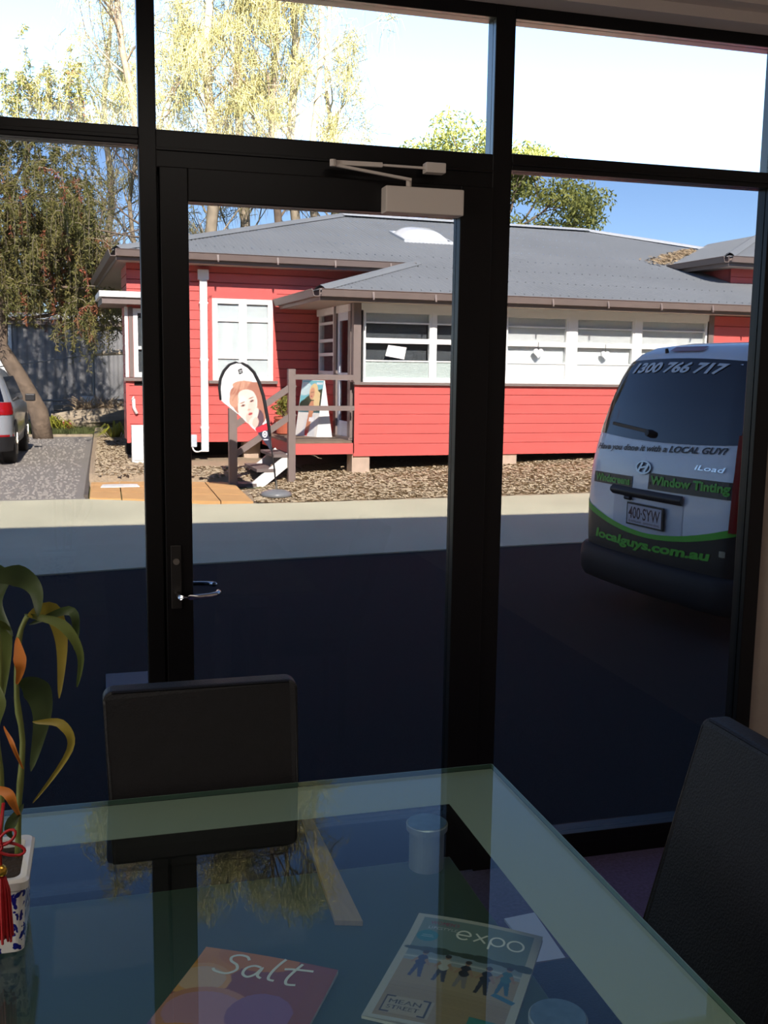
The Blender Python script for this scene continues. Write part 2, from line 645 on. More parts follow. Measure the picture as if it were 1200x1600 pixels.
g.grid(NX, NY, mulch_pt)
struct(g.build('garden_bed', MULCH, smooth=True))
te = structroot('trim_2')
box('timber_edging', mat('weathered_timber', S(96, 88, 80), 0.9, var=0.2), -0.29, -0.235, 13.5, 25.3, GZ - 0.05, GZ + 0.035, te)
box('timber_edging', PALEBARK, -9, -0.29, 25.15, 25.25, GZ - 0.05, GZ + 0.06, te)
# sandstone pavers, five along by two deep, on the path to the stair
pav = structroot('path')
for i in range(5):
    for j in range(3):
        x0 = -0.22 + i * 0.40
        y0 = 12.62 + j * 0.72 + (0.62 - 0.15 * i if i < 5 else 0)
        q = [(x0 + 0.008, y0 + 0.008), (x0 + 0.392, y0 + 0.008 - 0.15), (x0 + 0.392, y0 + 0.712 - 0.15), (x0 + 0.008, y0 + 0.712)]
        if i == 4:
            q = [(a - (0.0), b + 0.04) for a, b in q]
        zz = max(GZ + 0.02, 0) if False else GZ + 0.03
        MB().prism(q, lambda p, k: (p[0], p[1], (zz if k else zz - 0.08) + 0.002 * ((i * 3 + j) % 3))).build('paver', PAVE, pav)
# wood chips over the mulch: nobody could count them
rs = np.random.RandomState(3)
N = 30000
cx = -0.15 + rs.rand(N) ** 1.25 * 11.0
cy = np.array([fary(x) for x in cx]) + 0.05 + rs.rand(N) ** 1.3 * np.where(cx < 0.7, 9.0, 3.3)
keep = ~((cx < 1.82) & (cy < 15.0))
cx, cy = cx[keep], cy[keep]
N = len(cx)
cz = np.array([ground_z(a, b) for a, b in zip(cx, cy)]) + 0.016
an = rs.rand(N) * pi
L = 0.012 + rs.rand(N) * 0.022
Wd = 0.005 + rs.rand(N) * 0.009
tl = (rs.rand(N) - 0.4) * 0.5
dx, dy = np.cos(an), np.sin(an)
V = np.zeros((N, 4, 3))
for k, (a, b) in enumerate(((-1, -1), (1, -1), (1, 1), (-1, 1))):
    V[:, k, 0] = cx + a * L * dx - b * Wd * dy
    V[:, k, 1] = cy + a * L * dy + b * Wd * dx
    V[:, k, 2] = cz + a * L * tl * 0.5 + b * Wd * 0.6 + 0.006
CHIP = mat('wood_chip', S(140, 122, 98), 0.9, col2=S(206, 190, 160), vscale=60)
tag(tri_mesh('wood_chips', V, CHIP, nper=4), 'pale wood chips strewn over the mulch bed before the red house', 'mulch', kind='stuff')
# gravel stones, the coarse ones that show, on the drive
N = 5000
cx = -6 + rs.rand(N) * 5.6
cy = 13.4 + rs.rand(N) ** 1.5 * 11
sz = 0.008 + rs.rand(N) * 0.013
V = np.zeros((N, 4, 3))
for k, (a, b, c) in enumerate(((-1, -.6, 0), (1, -.6, 0), (.7, .5, 1), (-.7, .5, 1))):
    V[:, k, 0] = cx + a * sz
    V[:, k, 1] = cy + b * sz
    V[:, k, 2] = GZ + 0.005 + c * sz
tag(tri_mesh('gravel_stones', V, mat('gravel_stone', S(112, 106, 100), 0.9, col2=S(156, 150, 142), vscale=60), nper=4), 'loose grey gravel stones on the drive behind the silver car', 'gravel', kind='stuff')
# grass strip beyond the drive
N = 16000
cx = -6 + rs.rand(N) * 7.2
cy = 25.3 + rs.rand(N) * 2.4
hh = 0.08 + rs.rand(N) * 0.14
an = rs.rand(N) * 2 * pi
V = np.zeros((N, 3, 3))
V[:, 0] = np.stack([cx - 0.018 * np.cos(an), cy - 0.018 * np.sin(an), np.full(N, GZ - 0.02)], 1)
V[:, 1] = np.stack([cx + 0.018 * np.cos(an), cy + 0.018 * np.sin(an), np.full(N, GZ - 0.02)], 1)
V[:, 2] = np.stack([cx + 0.05 * np.sin(an * 3), cy + 0.05 * np.cos(an * 3), GZ + hh], 1)
tag(tri_mesh('grass_strip', V, GRASS), 'strip of green grass between the gravel drive and the fallen log', 'grass', kind='stuff')
# concrete pit lid let into the asphalt outside the door
struct(box('pit_lid', mat('grey_lid', S(120, 118, 122), 0.8), -0.03, 0.20, 4.9, 5.6, GZ - 0.03, GZ + 0.012))

# ================================================================== THE RED HOUSE
house = thing('house', 'red weatherboard cottage with grey corrugated hip roof and white framed windows', 'house', HO, HA)


def hbox(name, m, u0, u1, v0, v1, z0, z1, parent=None, bevel=0.0, label=None):
    return box(name, m, u0, u1, v0, v1, z0, z1, parent or house, bevel, label)


def boards(u0, u1, vface, z0, z1, pitch, holes=(), axis='v'):
    """chamfer boards, one object each, on the plane v = vface (or u = uface when axis is 'u')"""
    n = max(1, round((z1 - z0) / pitch))
    h = (z1 - z0) / n
    for i in range(n):
        a, b = z0 + i * h, z0 + (i + 1) * h
        spans = [(u0, u1)]
        for (ha, hb, hz0, hz1) in holes:
            if b > hz0 + 0.03 and a < hz1 - 0.03:
                ns = []
                for (s0, s1) in spans:
                    if ha > s0 + 0.02:
                        ns.append((s0, min(ha, s1)))
                    if hb < s1 - 0.02:
                        ns.append((max(hb, s0), s1))
                ns = [q for q in ns if q[1] - q[0] > 0.02]
                spans = ns
        for (s0, s1) in spans:
            prof = [(0.0, a + 0.004), (-0.022, a + 0.004), (-0.022, b - 0.014), (-0.008, b), (0.0, b)]
            if axis == 'v':
                MB().prism(prof, lambda p, k: ((s1 if k else s0), vface + p[0], p[1])).build('weatherboard', RED, house)
            else:
                MB().prism(prof, lambda p, k: (vface + p[0], (s1 if k else s0), p[1])).build('weatherboard', RED, house)


UR = 12.5                                             # right end of the house
# carcass
hbox('wall_core', DARKINT, 0.02, UR, 0.0, 0.09, 0.33, 1.40)
hbox('wall_core', DARKINT, -3.10, 2.0, 2.2, 2.29, 0.40, 3.24)
hbox('wall_core', DARKINT, -3.08, -3.0, 2.25, 3.4, 0.37, 3.24)
hbox('wall_core', DARKINT, -3.08, -1.5, 3.3, 3.4, -0.1, 3.24)
hbox('wall_core', DARKINT, -1.58, -1.5, 3.4, 8.1, -0.1, 3.24)
hbox('wall_core', DARKINT, -1.5, 0.08, 8.0, 8.1, -0.1, 3.3)
hbox('wall_core', DARKINT, 0.0, 0.08, 8.1, 10.9, -0.1, 3.3)
hbox('wall_core', DARKINT, 0.0, 0.08, 0.9, 2.2, 0.33, 1.52)
hbox('wall_core', DARKINT, 6.14, UR, 0.0, 0.09, 1.40, 2.58)
hbox('wall_core', DARKINT, 0.0, UR, 10.9, 11.0, -0.1, 3.24)
hbox('wall_core', DARKINT, UR - 0.1, UR, 0.0, 11.0, -0.1, 3.24)
hbox('floor_frame', DARKINT, -3.05, UR, 2.25, 3.35, 0.36, 0.52)
hbox('floor_frame', DARKINT, 0.05, UR, 0.05, 2.25, 0.34, 0.52)
hbox('partition', mat('grey_room_paint', S(120, 118, 114), 0.8), 0.1, UR, 2.3, 2.36, 0.5, 2.7)
hbox('ceiling_lining', mat('white_ceiling', S(200, 198, 194), 0.8), 0.03, UR, 0.03, 2.3, 2.55, 2.58)
# boards: lower verandah wall, main wall, strip right of the windows, porch side
boards(0.06, UR, 0.0, 0.335, 1.375, 0.150)
boards(6.22, UR, 0.0, 1.40, 2.56, 0.165)
mwin = (-1.80, -0.73, 1.33, 2.73)
lwin = (-3.02, -2.55, 1.40, 2.52)
boards(-3.11, 0.05, 2.2, 0.37, 3.26, 0.152, holes=[mwin, lwin])
boards(0.05, 1.95, 2.2, 2.60, 3.26, 0.152)
boards(0.95, 2.15, 0.0, 0.56, 1.50, 0.157, axis='u')
boards(2.2, 3.4, -3.08, 0.37, 3.20, 0.157, axis='u')
hbox('corner_board', RED, -0.005, 0.065, -0.026, 0.0, 0.335, 1.375)
hbox('bottom_board', RED, -0.02, UR, -0.03, 0.0, 0.300, 0.345)
hbox('corner_board', WHITE, -3.15, -3.10, 2.165, 2.20, 1.42, 2.52)
hbox('corner_board', RED, -3.15, -3.10, 2.17, 2.20, 0.37, 1.36)
# piers and an added near-black sheet standing in for underfloor shade
PIER = mat('concrete_pier', S(190, 168, 148), 0.9, var=0.15)
for u in (-0.03, 2.42, 4.9, 7.4, 9.9):
    z0 = ground_z(*hw(u, 0.1, 0)[:2]) - 0.15
    hbox('pier', PIER, u, u + 0.28, 0.0, 0.28, z0, 0.325, bevel=0.01)
for u in (-2.9, -1.2, 0.6):
    hbox('pier', PIER, u, u + 0.28, 2.5, 2.78, -0.2, 0.38)
hbox('underfloor_dark_sheet', DARKINT, -2.7, UR, 3.2, 3.25, -0.25, 0.4)
# sills and head trims
hbox('sill', TAUPE, -0.02, 6.24, -0.075, 0.02, 1.365, 1.408, bevel=0.004)
hbox('head_trim', WHITE, 0.06, 6.2, -0.02, 0.07, 2.46, 2.565)
hbox('corner_post', TAUPE, -0.03, 0.085, -0.035, 0.09, 1.40, 2.565)
hbox('end_post', TAUPE, 6.14, 6.24, -0.03, 0.06, 1.40, 2.565)

PANE = glass('house_window_glass', (0.93, 0.95, 0.955, 1), f0=0.02, gain=0.6)
OBSC = mat('obscure_glass', S(176, 190, 184), 0.25, var=0.14, vscale=45, bump=0.5, bscale=70)
OBSCW = mat('obscure_glass_white', S(232, 238, 236), 0.3, var=0.03, vscale=30, bump=0.3, bscale=70)
BLIND = mat('white_blind', S(240, 240, 238), 0.8)
BLINDG = mat('grey_curtain', S(214, 212, 208), 0.85, var=0.05, vscale=3, stretch=(6, 1, 0.3))
BLINDT = mat('cream_blind', S(226, 222, 214), 0.85)
DARKC = mat('dark_curtain', S(76, 78, 80), 0.85, var=0.2, vscale=5, stretch=(9, 1, 0.5))


def vwin(u0, u1, pale):
    """double-sash verandah window: four lights one above another"""
    z = [1.408, 1.475, 1.715, 1.735, 1.985, 2.060, 2.275, 2.297, 2.425, 2.462]
    b = MB()
    fu = 0.035
    b.box(u0, u0 + fu, -0.012, 0.06, z[0], z[9]).box(u1 - fu, u1, -0.012, 0.06, z[0], z[9])
    for (a, c, p) in ((z[0], z[1], -0.014), (z[2], z[3], 0.004), (z[4], z[5], -0.016), (z[6], z[7], 0.004), (z[8], z[9], -0.012)):
        b.box(u0 + fu, u1 - fu, p, 0.055, a, c)
    fr = b.build('window', WHITE, house)
    a, c = u0 + fu, u1 - fu
    box('pane', OBSCW if pale else OBSC, a, c, 0.020, 0.026, z[1], z[2], fr)
    box('pane', PANE, a, c, 0.020, 0.026, z[3], z[4], fr)
    box('pane', PANE, a, c, 0.030, 0.036, z[5], z[6], fr)
    box('pane', PANE, a, c, 0.030, 0.036, z[7], z[8], fr)
    if pale:
        hbox('blind', BLIND, a, c, 0.075, 0.08, z[1], 2.03)
        hbox('curtain', BLINDG, a, c, 0.060, 0.064, 2.03, z[7])
        hbox('blind', BLINDT, a, c, 0.050, 0.054, z[7], z[8])
    else:
        hbox('curtain', DARKC, a, c, 0.12, 0.125, z[1], z[7])
        hbox('blind', BLINDT, a, c, 0.075, 0.08, z[7] - 0.01, z[8])
    return fr


spans = [(0.13, 1.21, 0), (1.26, 2.34, 0), (2.445, 3.53, 1), (3.665, 4.735, 1), (4.845, 6.12, 1)]
for a, b_, p in spans:
    vwin(a, b_, p)
for a, b_ in ((1.21, 1.26), (2.34, 2.445), (3.53, 3.665), (4.735, 4.845)):
    hbox('mullion', WHITE, a, b_, -0.022, 0.06, 1.408, 2.462)
# main wall casement pair
LACE = mat('lace_curtain', S(224, 228, 226), 0.85, var=0.03, vscale=12)
b = MB()
u0, u1, z0, z1 = -1.77, -0.77, 1.38, 2.70
b.box(u0, u0 + 0.085, 2.15, 2.22, z0, z1).box(u1 - 0.085, u1, 2.15, 2.22, z0, z1).box(u0 + 0.085, u1 - 0.085, 2.15, 2.22, z0, z0 + 0.07).box(u0 + 0.085, u1 - 0.085, 2.15, 2.22, z1 - 0.08, z1)
um = (u0 + u1) / 2
b.box(um - 0.065, um + 0.065, 2.155, 2.22, z0 + 0.07, z1 - 0.08)
for (a, c) in ((u0 + 0.085, um - 0.065), (um + 0.065, u1 - 0.085)):
    b.box(a, c, 2.165, 2.215, 1.735, 1.775).box(a, c, 2.165, 2.215, 2.335, 2.375)
mw = b.build('window', WHITE, house)
for (a, c) in ((u0 + 0.085, um - 0.065), (um + 0.065, u1 - 0.085)):
    for (p, q) in ((z0 + 0.07, 1.735), (1.775, 2.335), (2.375, z1 - 0.08)):
        box('pane', PANE, a, c, 2.185, 2.19, p, q, mw)
    hbox('curtain', LACE, a, c, 2.194, 2.198, z0 + 0.07, z1 - 0.08)
    hbox('curtain', BLIND, (a + c) / 2 - 0.07, (a + c) / 2 + 0.07, 2.1915, 2.1935, 1.80, 2.33)
hbox('sill', TAUPE, u0 - 0.07, u1 + 0.07, 2.10, 2.2, z0 - 0.05, z0 + 0.002, bevel=0.004)
hbox('window_trim', RED, u0 - 0.05, u0, 2.165, 2.2, z0, z1 + 0.04)
hbox('window_trim', RED, u1, u1 + 0.05, 2.165, 2.2, z0, z1 + 0.04)
hbox('window_trim', RED, u0 - 0.07, u1 + 0.07, 2.165, 2.2, z1 + 0.0, z1 + 0.115)
hbox('window_trim', RED, u0 - 0.07, u1 + 0.07, 2.17, 2.2, 1.27, z0 - 0.05)
# left end bay window under a flat hood
b = MB()
b.box(-3.02, -2.95, 2.15, 2.22, 1.42, 2.50).box(-2.62, -2.55, 2.15, 2.22, 1.42, 2.50).box(-2.95, -2.62, 2.15, 2.22, 1.42, 1.50).box(-2.95, -2.62, 2.15, 2.22, 1.86, 1.91).box(-2.95, -2.62, 2.15, 2.22, 2.43, 2.50)
lw_ = b.build('window', WHITE, house)
box('pane', PANE, -2.95, -2.62, 2.185, 2.19, 1.50, 1.86, lw_)
box('pane', PANE, -2.95, -2.62, 2.185, 2.19, 1.91, 2.43, lw_)
hbox('curtain', DARKC, -2.95, -2.62, 2.196, 2.199, 1.50, 2.43)
hbox('corner_post', TAUPE, -3.09, -3.025, 2.16, 2.2, 1.42, 2.52)
hbox('sill', TAUPE, -3.18, -2.5, 2.12, 2.2, 1.36, 1.41)
hd = hbox('hood', TAUPE, -3.50, -2.50, 1.92, 3.2, 2.55, 2.68)
box('hood_fascia', WHITE, -3.52, -2.48, 1.88, 1.92, 2.65, 2.74, hd)
box('hood_fascia', WHITE, -3.54, -3.50, 1.88, 3.2, 2.65, 2.74, hd)
# porch side wall (u = 0): window, post, door
b = MB()
for (a, c) in ((1.05, 1.11), (1.93, 2.0)):
    b.box(-0.03, 0.05, a, c, 1.50, 2.54)
for (a, c) in ((1.50, 1.56), (1.80, 1.85), (2.02, 2.07), (2.30, 2.34), (2.48, 2.54)):
    b.box(-0.03, 0.05, 1.11, 1.93, a, c)
sw = b.build('window', WHITE, house)
for (p, q) in ((1.56, 1.80), (1.85, 2.02), (2.07, 2.30), (2.34, 2.48)):
    box('pane', PANE, 0.0, 0.006, 1.11, 1.93, p, q, sw)
hbox('curtain', DARKC, 0.055, 0.06, 1.05, 2.0, 1.5, 2.5)
hbox('door_post', TAUPE, -0.04, 0.06, 0.90, 1.04, 0.55, 2.56)
hbox('door_post', TAUPE, -0.04, 0.06, 0.10, 0.24, 0.55, 2.56)
DOORW = mat('pale_blue_white_paint', S(206, 214, 224), 0.4)
b = MB()
b.box(-0.01, 0.03, 0.24, 0.34, 0.57, 2.45).box(-0.01, 0.03, 0.80, 0.90, 0.57, 2.45).box(-0.01, 0.03, 0.34, 0.80, 0.57, 0.80).box(-0.01, 0.03, 0.34, 0.80, 1.42, 1.54).box(-0.01, 0.03, 0.34, 0.80, 2.33, 2.45)
dr = b.build('door', DOORW, house)
box('pane', PANE, 0.0, 0.006, 0.34, 0.80, 0.80, 1.42, dr)
box('pane', PANE, 0.0, 0.006, 0.34, 0.80, 1.54, 2.33, dr)
MB().tube([(-0.01, 0.85, 1.5), (-0.06, 0.85, 1.5)], [0.012, 0.03], 10).build('door_knob', BLACKPL, dr)
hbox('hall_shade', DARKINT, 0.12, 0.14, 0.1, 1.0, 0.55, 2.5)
hbox('threshold', TAUPE, -0.06, 0.05, 0.1, 1.05, 0.53, 0.57)
hbox('door_head', WHITE, -0.04, 0.06, 0.1, 2.1, 2.45, 2.56)

# ---- roof: one pitch (16.3 degrees), hip at the left, verandah hip, wing at the right
SL = 0.2918


def rz(v):
    return 2.70 + SL * (v + 0.45)


def sheets(u0, u1, lo, hi, P, width=0.762, name='roof_sheet'):
    """corrugated sheets between lo(u) and hi(u); P(u, v, lift) maps to house space"""
    n = int(math.ceil((u1 - u0) / width))
    for k in range(n):
        a = u0 + k * width
        c = min(a + width, u1)
        m_ = max(4, int((c - a) / 0.0254))
        vs, fs = [], []
        cnt = 0
        for i in range(m_ + 1):
            u = a + (c - a) * i / m_
            l, h = lo(u), hi(u)
            if h < l:
                h = l
            lift = (0, 0.7, 0.7)[i % 3] * 0.019 + 0.001 * (k % 2)
            vs += [P(u, l, lift), P(u, h, lift)]
            cnt += 1
        for i in range(cnt - 1):
            fs.append((2 * i, 2 * i + 2, 2 * i + 3, 2 * i + 1))
        bmx = MB()
        bmx.add(vs, fs)
        bmx.build(name, ROOF, house)


front = lambda u, v, l: (u, v, rz(v) + l)
hiL = lambda u: min(6.75, 1.75 + (u + 3.285))


def hi_main(u):
    if u < 7.59:
        return hiL(u)
    return 6.75 - (u - 7.59)


sheets(-3.285, 1.62, lambda u: 1.70, hiL, front)
sheets(-0.656, 1.62, lambda u: -0.50, lambda u: min(-0.45 + (u + 0.656), 1.72), front)
sheets(1.62, 7.22, lambda u: -0.50, hi_main, front)
sheets(7.22, 9.80, lambda u: u - 4.40, hi_main, front)
sheets(7.22, UR + 0.4, lambda u: -0.50, lambda u: 1.45 if u > 7.6 else max(1.45, u - 4.4), front)
# left hip of the main roof and of the verandah, right hip, back slope
sheets(1.70, 8.2, lambda v: -3.335, lambda v: min(-3.285 + (v - 1.75), 1.715), lambda v, u, l: (u, v, rz(1.75) + SL * (u + 3.285) + l))
sheets(-0.50, 1.75, lambda v: -0.70, lambda v: -0.656 + (v + 0.45), lambda v, u, l: (u, v, 2.70 + SL * (u + 0.656) + l))
MB().add([(1.715, 6.75, rz(6.75)), (7.59, 6.75, rz(6.75)), (UR, 11.4, rz(1.9)), (0.0, 11.2, rz(1.95))], [(0, 1, 2, 3)]).build('roof_back_slope', ROOF, house)
MB().add([(7.59, 6.75, rz(6.75)), (9.80, 4.9, rz(4.6)), (UR, 6.0, 3.6), (UR, 11.4, rz(1.9))], [(0, 1, 2, 3)]).build('roof_right_slope', ROOF, house)


def cap(pts, r=0.05, w_=0.17):
    b = MB()
    for a, c in zip(pts, pts[1:]):
        a, c = Vector(a), Vector(c)
        d = (c - a).normalized()
        s_ = d.cross(Vector((0, 0, 1))).normalized()
        sec = [(-w_, -0.035), (-0.05, 0.012), (0.0, 0.035), (0.05, 0.012), (w_, -0.035)]
        vs = [p + s_ * x + Vector((0, 0, z)) for p in (a, c) for x, z in sec]
        b.add(vs, [(i, i + 1, 6 + i, 5 + i) for i in range(4)])
    return b


cap([(1.715, 6.75, rz(6.75) + 0.04), (7.59, 6.75, rz(6.75) + 0.04)]).build('ridge_cap', RIDGE, house)
cap([(-3.285, 1.75, rz(1.75) + 0.035), (1.715, 6.75, rz(6.75) + 0.035)], w_=0.12).build('hip_cap', ROOF, house)
cap([(7.59, 6.75, rz(6.75) + 0.035), (9.70, 4.64 + 0.3, rz(4.94) + 0.04)], w_=0.12).build('hip_cap', RIDGE, house)
cap([(-0.656, -0.45, 2.73), (1.60, 1.806, rz(1.806) + 0.03)], w_=0.11).build('hip_cap', ROOF, house)
# screw heads along the battens
b = MB()
for v in [x * 0.9 - 0.3 for x in range(8)]:
    for i in range(110):
        u = -3.2 + i * 0.1524
        if (v < 1.7 and u < v + 0.0) or v > hi_main(u) - 0.1 or (u > 7.1):
            continue
        b.box(u - 0.008, u + 0.008, v - 0.008, v + 0.008, rz(v) + 0.012, rz(v) + 0.022)
stuff(b.build('roof_screws', CHROME, house))


def gutter(pts, name='gutter'):
    """quad gutter with rolled lip, outer face to the right of travel"""
    prof = [(0.0, 0.06), (0.0, -0.055), (0.085, -0.055), (0.115, 0.035), (0.128, 0.045), (0.115, 0.052), (0.105, 0.038), (0.08, -0.045), (0.01, -0.045), (0.01, 0.06)]
    b = MB()
    for a, c in zip(pts, pts[1:]):
        a, c = Vector(a), Vector(c)
        d = (c - a).normalized()
        s_ = Vector((d.y, -d.x, 0))
        b.prism(prof, lambda p, k: (c if k else a) + s_ * p[0] + Vector((0, 0, p[1])))
    return b.build(name, TAUPE, house)


zg = 2.66
gutter([(-0.656 - 0.0, 2.15, zg), (-0.656, -0.45, zg), (UR + 0.4, -0.45, zg)])
zm = rz(1.75) - 0.035
gutter([(-3.285, 8.2, zm), (-3.285, 1.75, zm), (1.55, 1.75, zm)])
for u in [0.1 + 0.95 * i for i in range(12)]:
    MB().bar((u, -0.575, zg - 0.06), (u, -0.55, zg + 0.05), 0.03, 0.012).box(u - 0.012, u + 0.012, -0.585, -0.56, zg - 0.085, zg - 0.055).build('gutter_bracket', TAUPE, house)
for u in [-2.7 + 0.95 * i for i in range(5)]:
    MB().bar((u, 1.625, zm - 0.06), (u, 1.65, zm + 0.05), 0.03, 0.012).box(u - 0.012, u + 0.012, 1.615, 1.64, zm - 0.085, zm - 0.055).build('gutter_bracket', TAUPE, house)
SOFF = mat('soffit_paint', S(176, 164, 152), 0.7)
hbox('fascia', TAUPE, -0.64, UR + 0.4, -0.45, -0.43, zg - 0.105, zg + 0.05)
hbox('fascia', TAUPE, -0.656, -0.636, -0.45, 2.17, zg - 0.105, zg + 0.05)
hbox('soffit', SOFF, -0.64, UR + 0.3, -0.44, 0.05, 2.565, 2.58)
hbox('soffit', SOFF, -0.64, 0.1, 0.05, 2.17, 2.565, 2.58)
hbox('fascia', TAUPE, -3.27, 1.52, 1.75, 1.77, zm - 0.11, zm + 0.05)
hbox('fascia', TAUPE, -3.285, -3.265, 1.75, 8.2, zm - 0.11, zm + 0.05)
hbox('soffit', SOFF, -3.27, 1.5, 1.76, 2.2, zm - 0.10, zm - 0.085)
hbox('soffit', SOFF, -3.27, -1.5, 2.2, 8.2, zm - 0.10, zm - 0.085)
# downpipe on the main wall
DP = MB().box(-1.975, -1.855, 2.085, 2.165, 0.22, 2.98).build('downpipe', WHITE, house, bevel=0.01)
MB().box(-2.0, -1.83, 2.075, 2.17, 2.98, 3.14).build('rain_head', WHITE, DP)
for z in (0.6, 1.7, 2.6):
    MB().box(-1.985, -1.845, 2.08, 2.18, z, z + 0.03).build('bracket', WHITE, DP)
# wing at the right, above the verandah roof
wz = 3.62
hbox('wing_wall', RED, 7.60, UR, 1.42, 1.5, 2.9, 3.6)
hbox('wing_wall', RED, 7.60, 7.68, 1.42, 6.0, 2.9, 3.6)
for i in range(3):
    z_ = 3.05 + i * 0.16
    MB().prism([(0, z_), (-0.02, z_), (-0.02, z_ + 0.146), (-0.006, z_ + 0.16), (0, z_ + 0.16)], lambda p, k: ((UR if k else 7.58), 1.42 + p[0], p[1])).build('weatherboard', RED, house)
sheets(1.0, 5.8, lambda v: max(7.18, v + 4.40), lambda v: min(7.22 + (v - 1.0), 10.2), lambda v, u, l: (u, v, wz + 0.05 + SL * (u - 7.22) + l))
sheets(7.22, UR, lambda u: 0.95, lambda u: min(1.0 + (u - 7.22), 4.0), lambda u, v, l: (u, v, wz + 0.05 + SL * (v - 1.0) + l))
cap([(7.22, 1.0, wz + 0.085), (10.2, 3.98, wz + 0.085 + SL * 2.98)], w_=0.1).build('hip_cap', ROOF, house)
gutter([(7.22, 2.75, wz), (7.22, 1.0, wz), (UR, 1.0, wz)])
hbox('fascia', TAUPE, 7.24, UR, 1.0, 1.02, wz - 0.12, wz + 0.04)
hbox('fascia', TAUPE, 7.22, 7.24, 1.0, 2.75, wz - 0.12, wz + 0.04)
hbox('soffit', SOFF, 7.24, UR, 1.02, 1.42, wz - 0.11, wz - 0.09)
hbox('soffit', SOFF, 7.24, 7.6, 1.42, 2.6, wz - 0.11, wz - 0.09)
# skylight dome
b = MB()
prof = []
uc, vc = 2.62, 4.35


def dome(i, j):
    a = 2 * pi * i
    r = 1 - j
    ca, sa = cos(a), sin(a)
    k = (abs(ca) ** 6 + abs(sa) ** 6) ** (-1 / 6)
    u = uc + 0.46 * r * ca * k
    v = vc + 0.42 * r * sa * k
    return (u, v, rz(v) + 0.05 + 0.16 * (1 - r ** 3.2))


b.grid(32, 8, dome)
sk = b.build('skylight', mat('acrylic_dome', S(240, 242, 242), 0.2, coat=0.5), house, smooth=True)
b = MB()
for (a, c, e, f) in ((-0.5, 0.5, -0.46, -0.42), (-0.5, 0.5, 0.42, 0.46), (-0.5, -0.46, -0.42, 0.42), (0.46, 0.5, -0.42, 0.42)):
    for_v = [(uc + a, vc + e), (uc + c, vc + e), (uc + c, vc + f), (uc + a, vc + f)]
    b.prism(for_v, lambda p, k: (p[0], p[1], rz(p[1]) + (0.06 if k else 0.0)))
b.build('skylight_kerb', RIDGE, sk)
# leaf litter caught in the valley
N = 900
t = rs.rand(N)
uu = 7.25 + t * 1.9
vv = uu - 4.45 + (rs.rand(N) - 0.2) * 0.5 * (1 - 0.6 * t)
uu = uu - rs.rand(N) * 0.5 * (1 - 0.7 * t)
V = np.zeros((N, 3, 3))
for k in range(3):
    V[:, k, 0] = uu + (rs.rand(N) - 0.5) * 0.14
    V[:, k, 1] = vv + (rs.rand(N) - 0.5) * 0.14
    V[:, k, 2] = 2.70 + SL * (V[:, k, 1] + 0.45) + 0.02 + rs.rand(N) * 0.05
W3 = np.array([[*hw(*p)] for p in V.reshape(-1, 3)])
tag(tri_mesh('leaf_litter', W3, mat('dry_leaves', S(138, 116, 88), 0.9, col2=S(180, 160, 128), vscale=12)), 'dry brown leaves gathered in the roof valley beside the wing', 'leaves', kind='stuff')
# ================================================================== PORCH AND WHAT STANDS ON IT
porch = thing('porch', 'small timber porch with red front board, taupe posts and a short open stair', 'porch', HO, HA)
DECK = mat('weathered_deck', S(122, 106, 90), 0.85, var=0.2, vscale=6, stretch=(1, 10, 1))


def pbox(name, m, *a, bevel=0.0, label=None):
    return box(name, m, *a, parent=porch, bevel=bevel, label=label)


for i in range(22):
    v0 = -0.04 + i * 0.1
    pbox('deck_board', DECK, -0.99, -0.045, v0 + 0.004, v0 + 0.096, 0.500, 0.528 + 0.001 * (i % 3))
pbox('front_board', RED, -0.93, -0.025, -0.035, -0.005, 0.335, 0.497)
pbox('side_board', RED, -0.96, -0.93, 0.0, 2.13, 0.335, 0.497)
pbox('joist', DARKINT, -0.9, -0.06, 1.0, 1.05, 0.34, 0.49)
pbox('post', TAUPE, -1.035, -0.93, -0.14, -0.04, -0.20, 1.585, bevel=0.004)
pbox('post', TAUPE, -1.90, -1.785, -0.14, -0.03, -0.40, 1.02, bevel=0.004)
pbox('rail', TAUPE, -0.93, -0.03, -0.115, -0.045, 1.435, 1.51)
pbox('rail', TAUPE, -0.93, -0.03, -0.115, -0.045, 0.985, 1.055)
MB().bar((-0.93, -0.09, 1.37), (-1.80, -0.09, 0.78), 0.05, 0.085).build('stair_rail', TAUPE, porch)
MB().bar((-0.93, -0.09, 0.95), (-1.80, -0.09, 0.36), 0.05, 0.085).build('stair_rail', TAUPE, porch)
STR = mat('white_stringer_paint', S(225, 224, 220), 0.6)
for v in (-0.03, 0.86):
    MB().bar((-0.965, v, 0.31), (-1.60, v, -0.20), 0.04, 0.16).build('stringer', STR, porch)
for (uc_, z_) in ((-1.09, 0.345), (-1.34, 0.135), (-1.62, -0.075)):
    pbox('tread', mat('stair_tread_paint', S(112, 100, 96), 0.7) if uc_ == -1.09 else bpy.data.materials['stair_tread_paint'], uc_ - 0.15, uc_ + 0.13, -0.06, 0.90, z_ - 0.045, z_, bevel=0.003)

# A-frame sign on the deck: prism whose left face carries a beach portrait
fr_, br_ = Vector((-0.35, 0.87, 0)), Vector((-0.11, 0.85, 0))
ax = Vector((-0.23, 0.48, 0))
SIGNW = mat('white_sign_board', S(238, 238, 234), 0.5)
org = hw(-0.23, 0.9, 0.530)
sign = thing('sandwich_board', 'white folding sign with a beach portrait standing on the porch deck', 'sign', org, HA)
o2 = Vector((-0.23, 0.9, 0.0))
apex = (fr_ + br_) / 2 + Vector((0, 0, 0.885))
f0, b0, a0 = fr_ - o2, br_ - o2, apex - o2


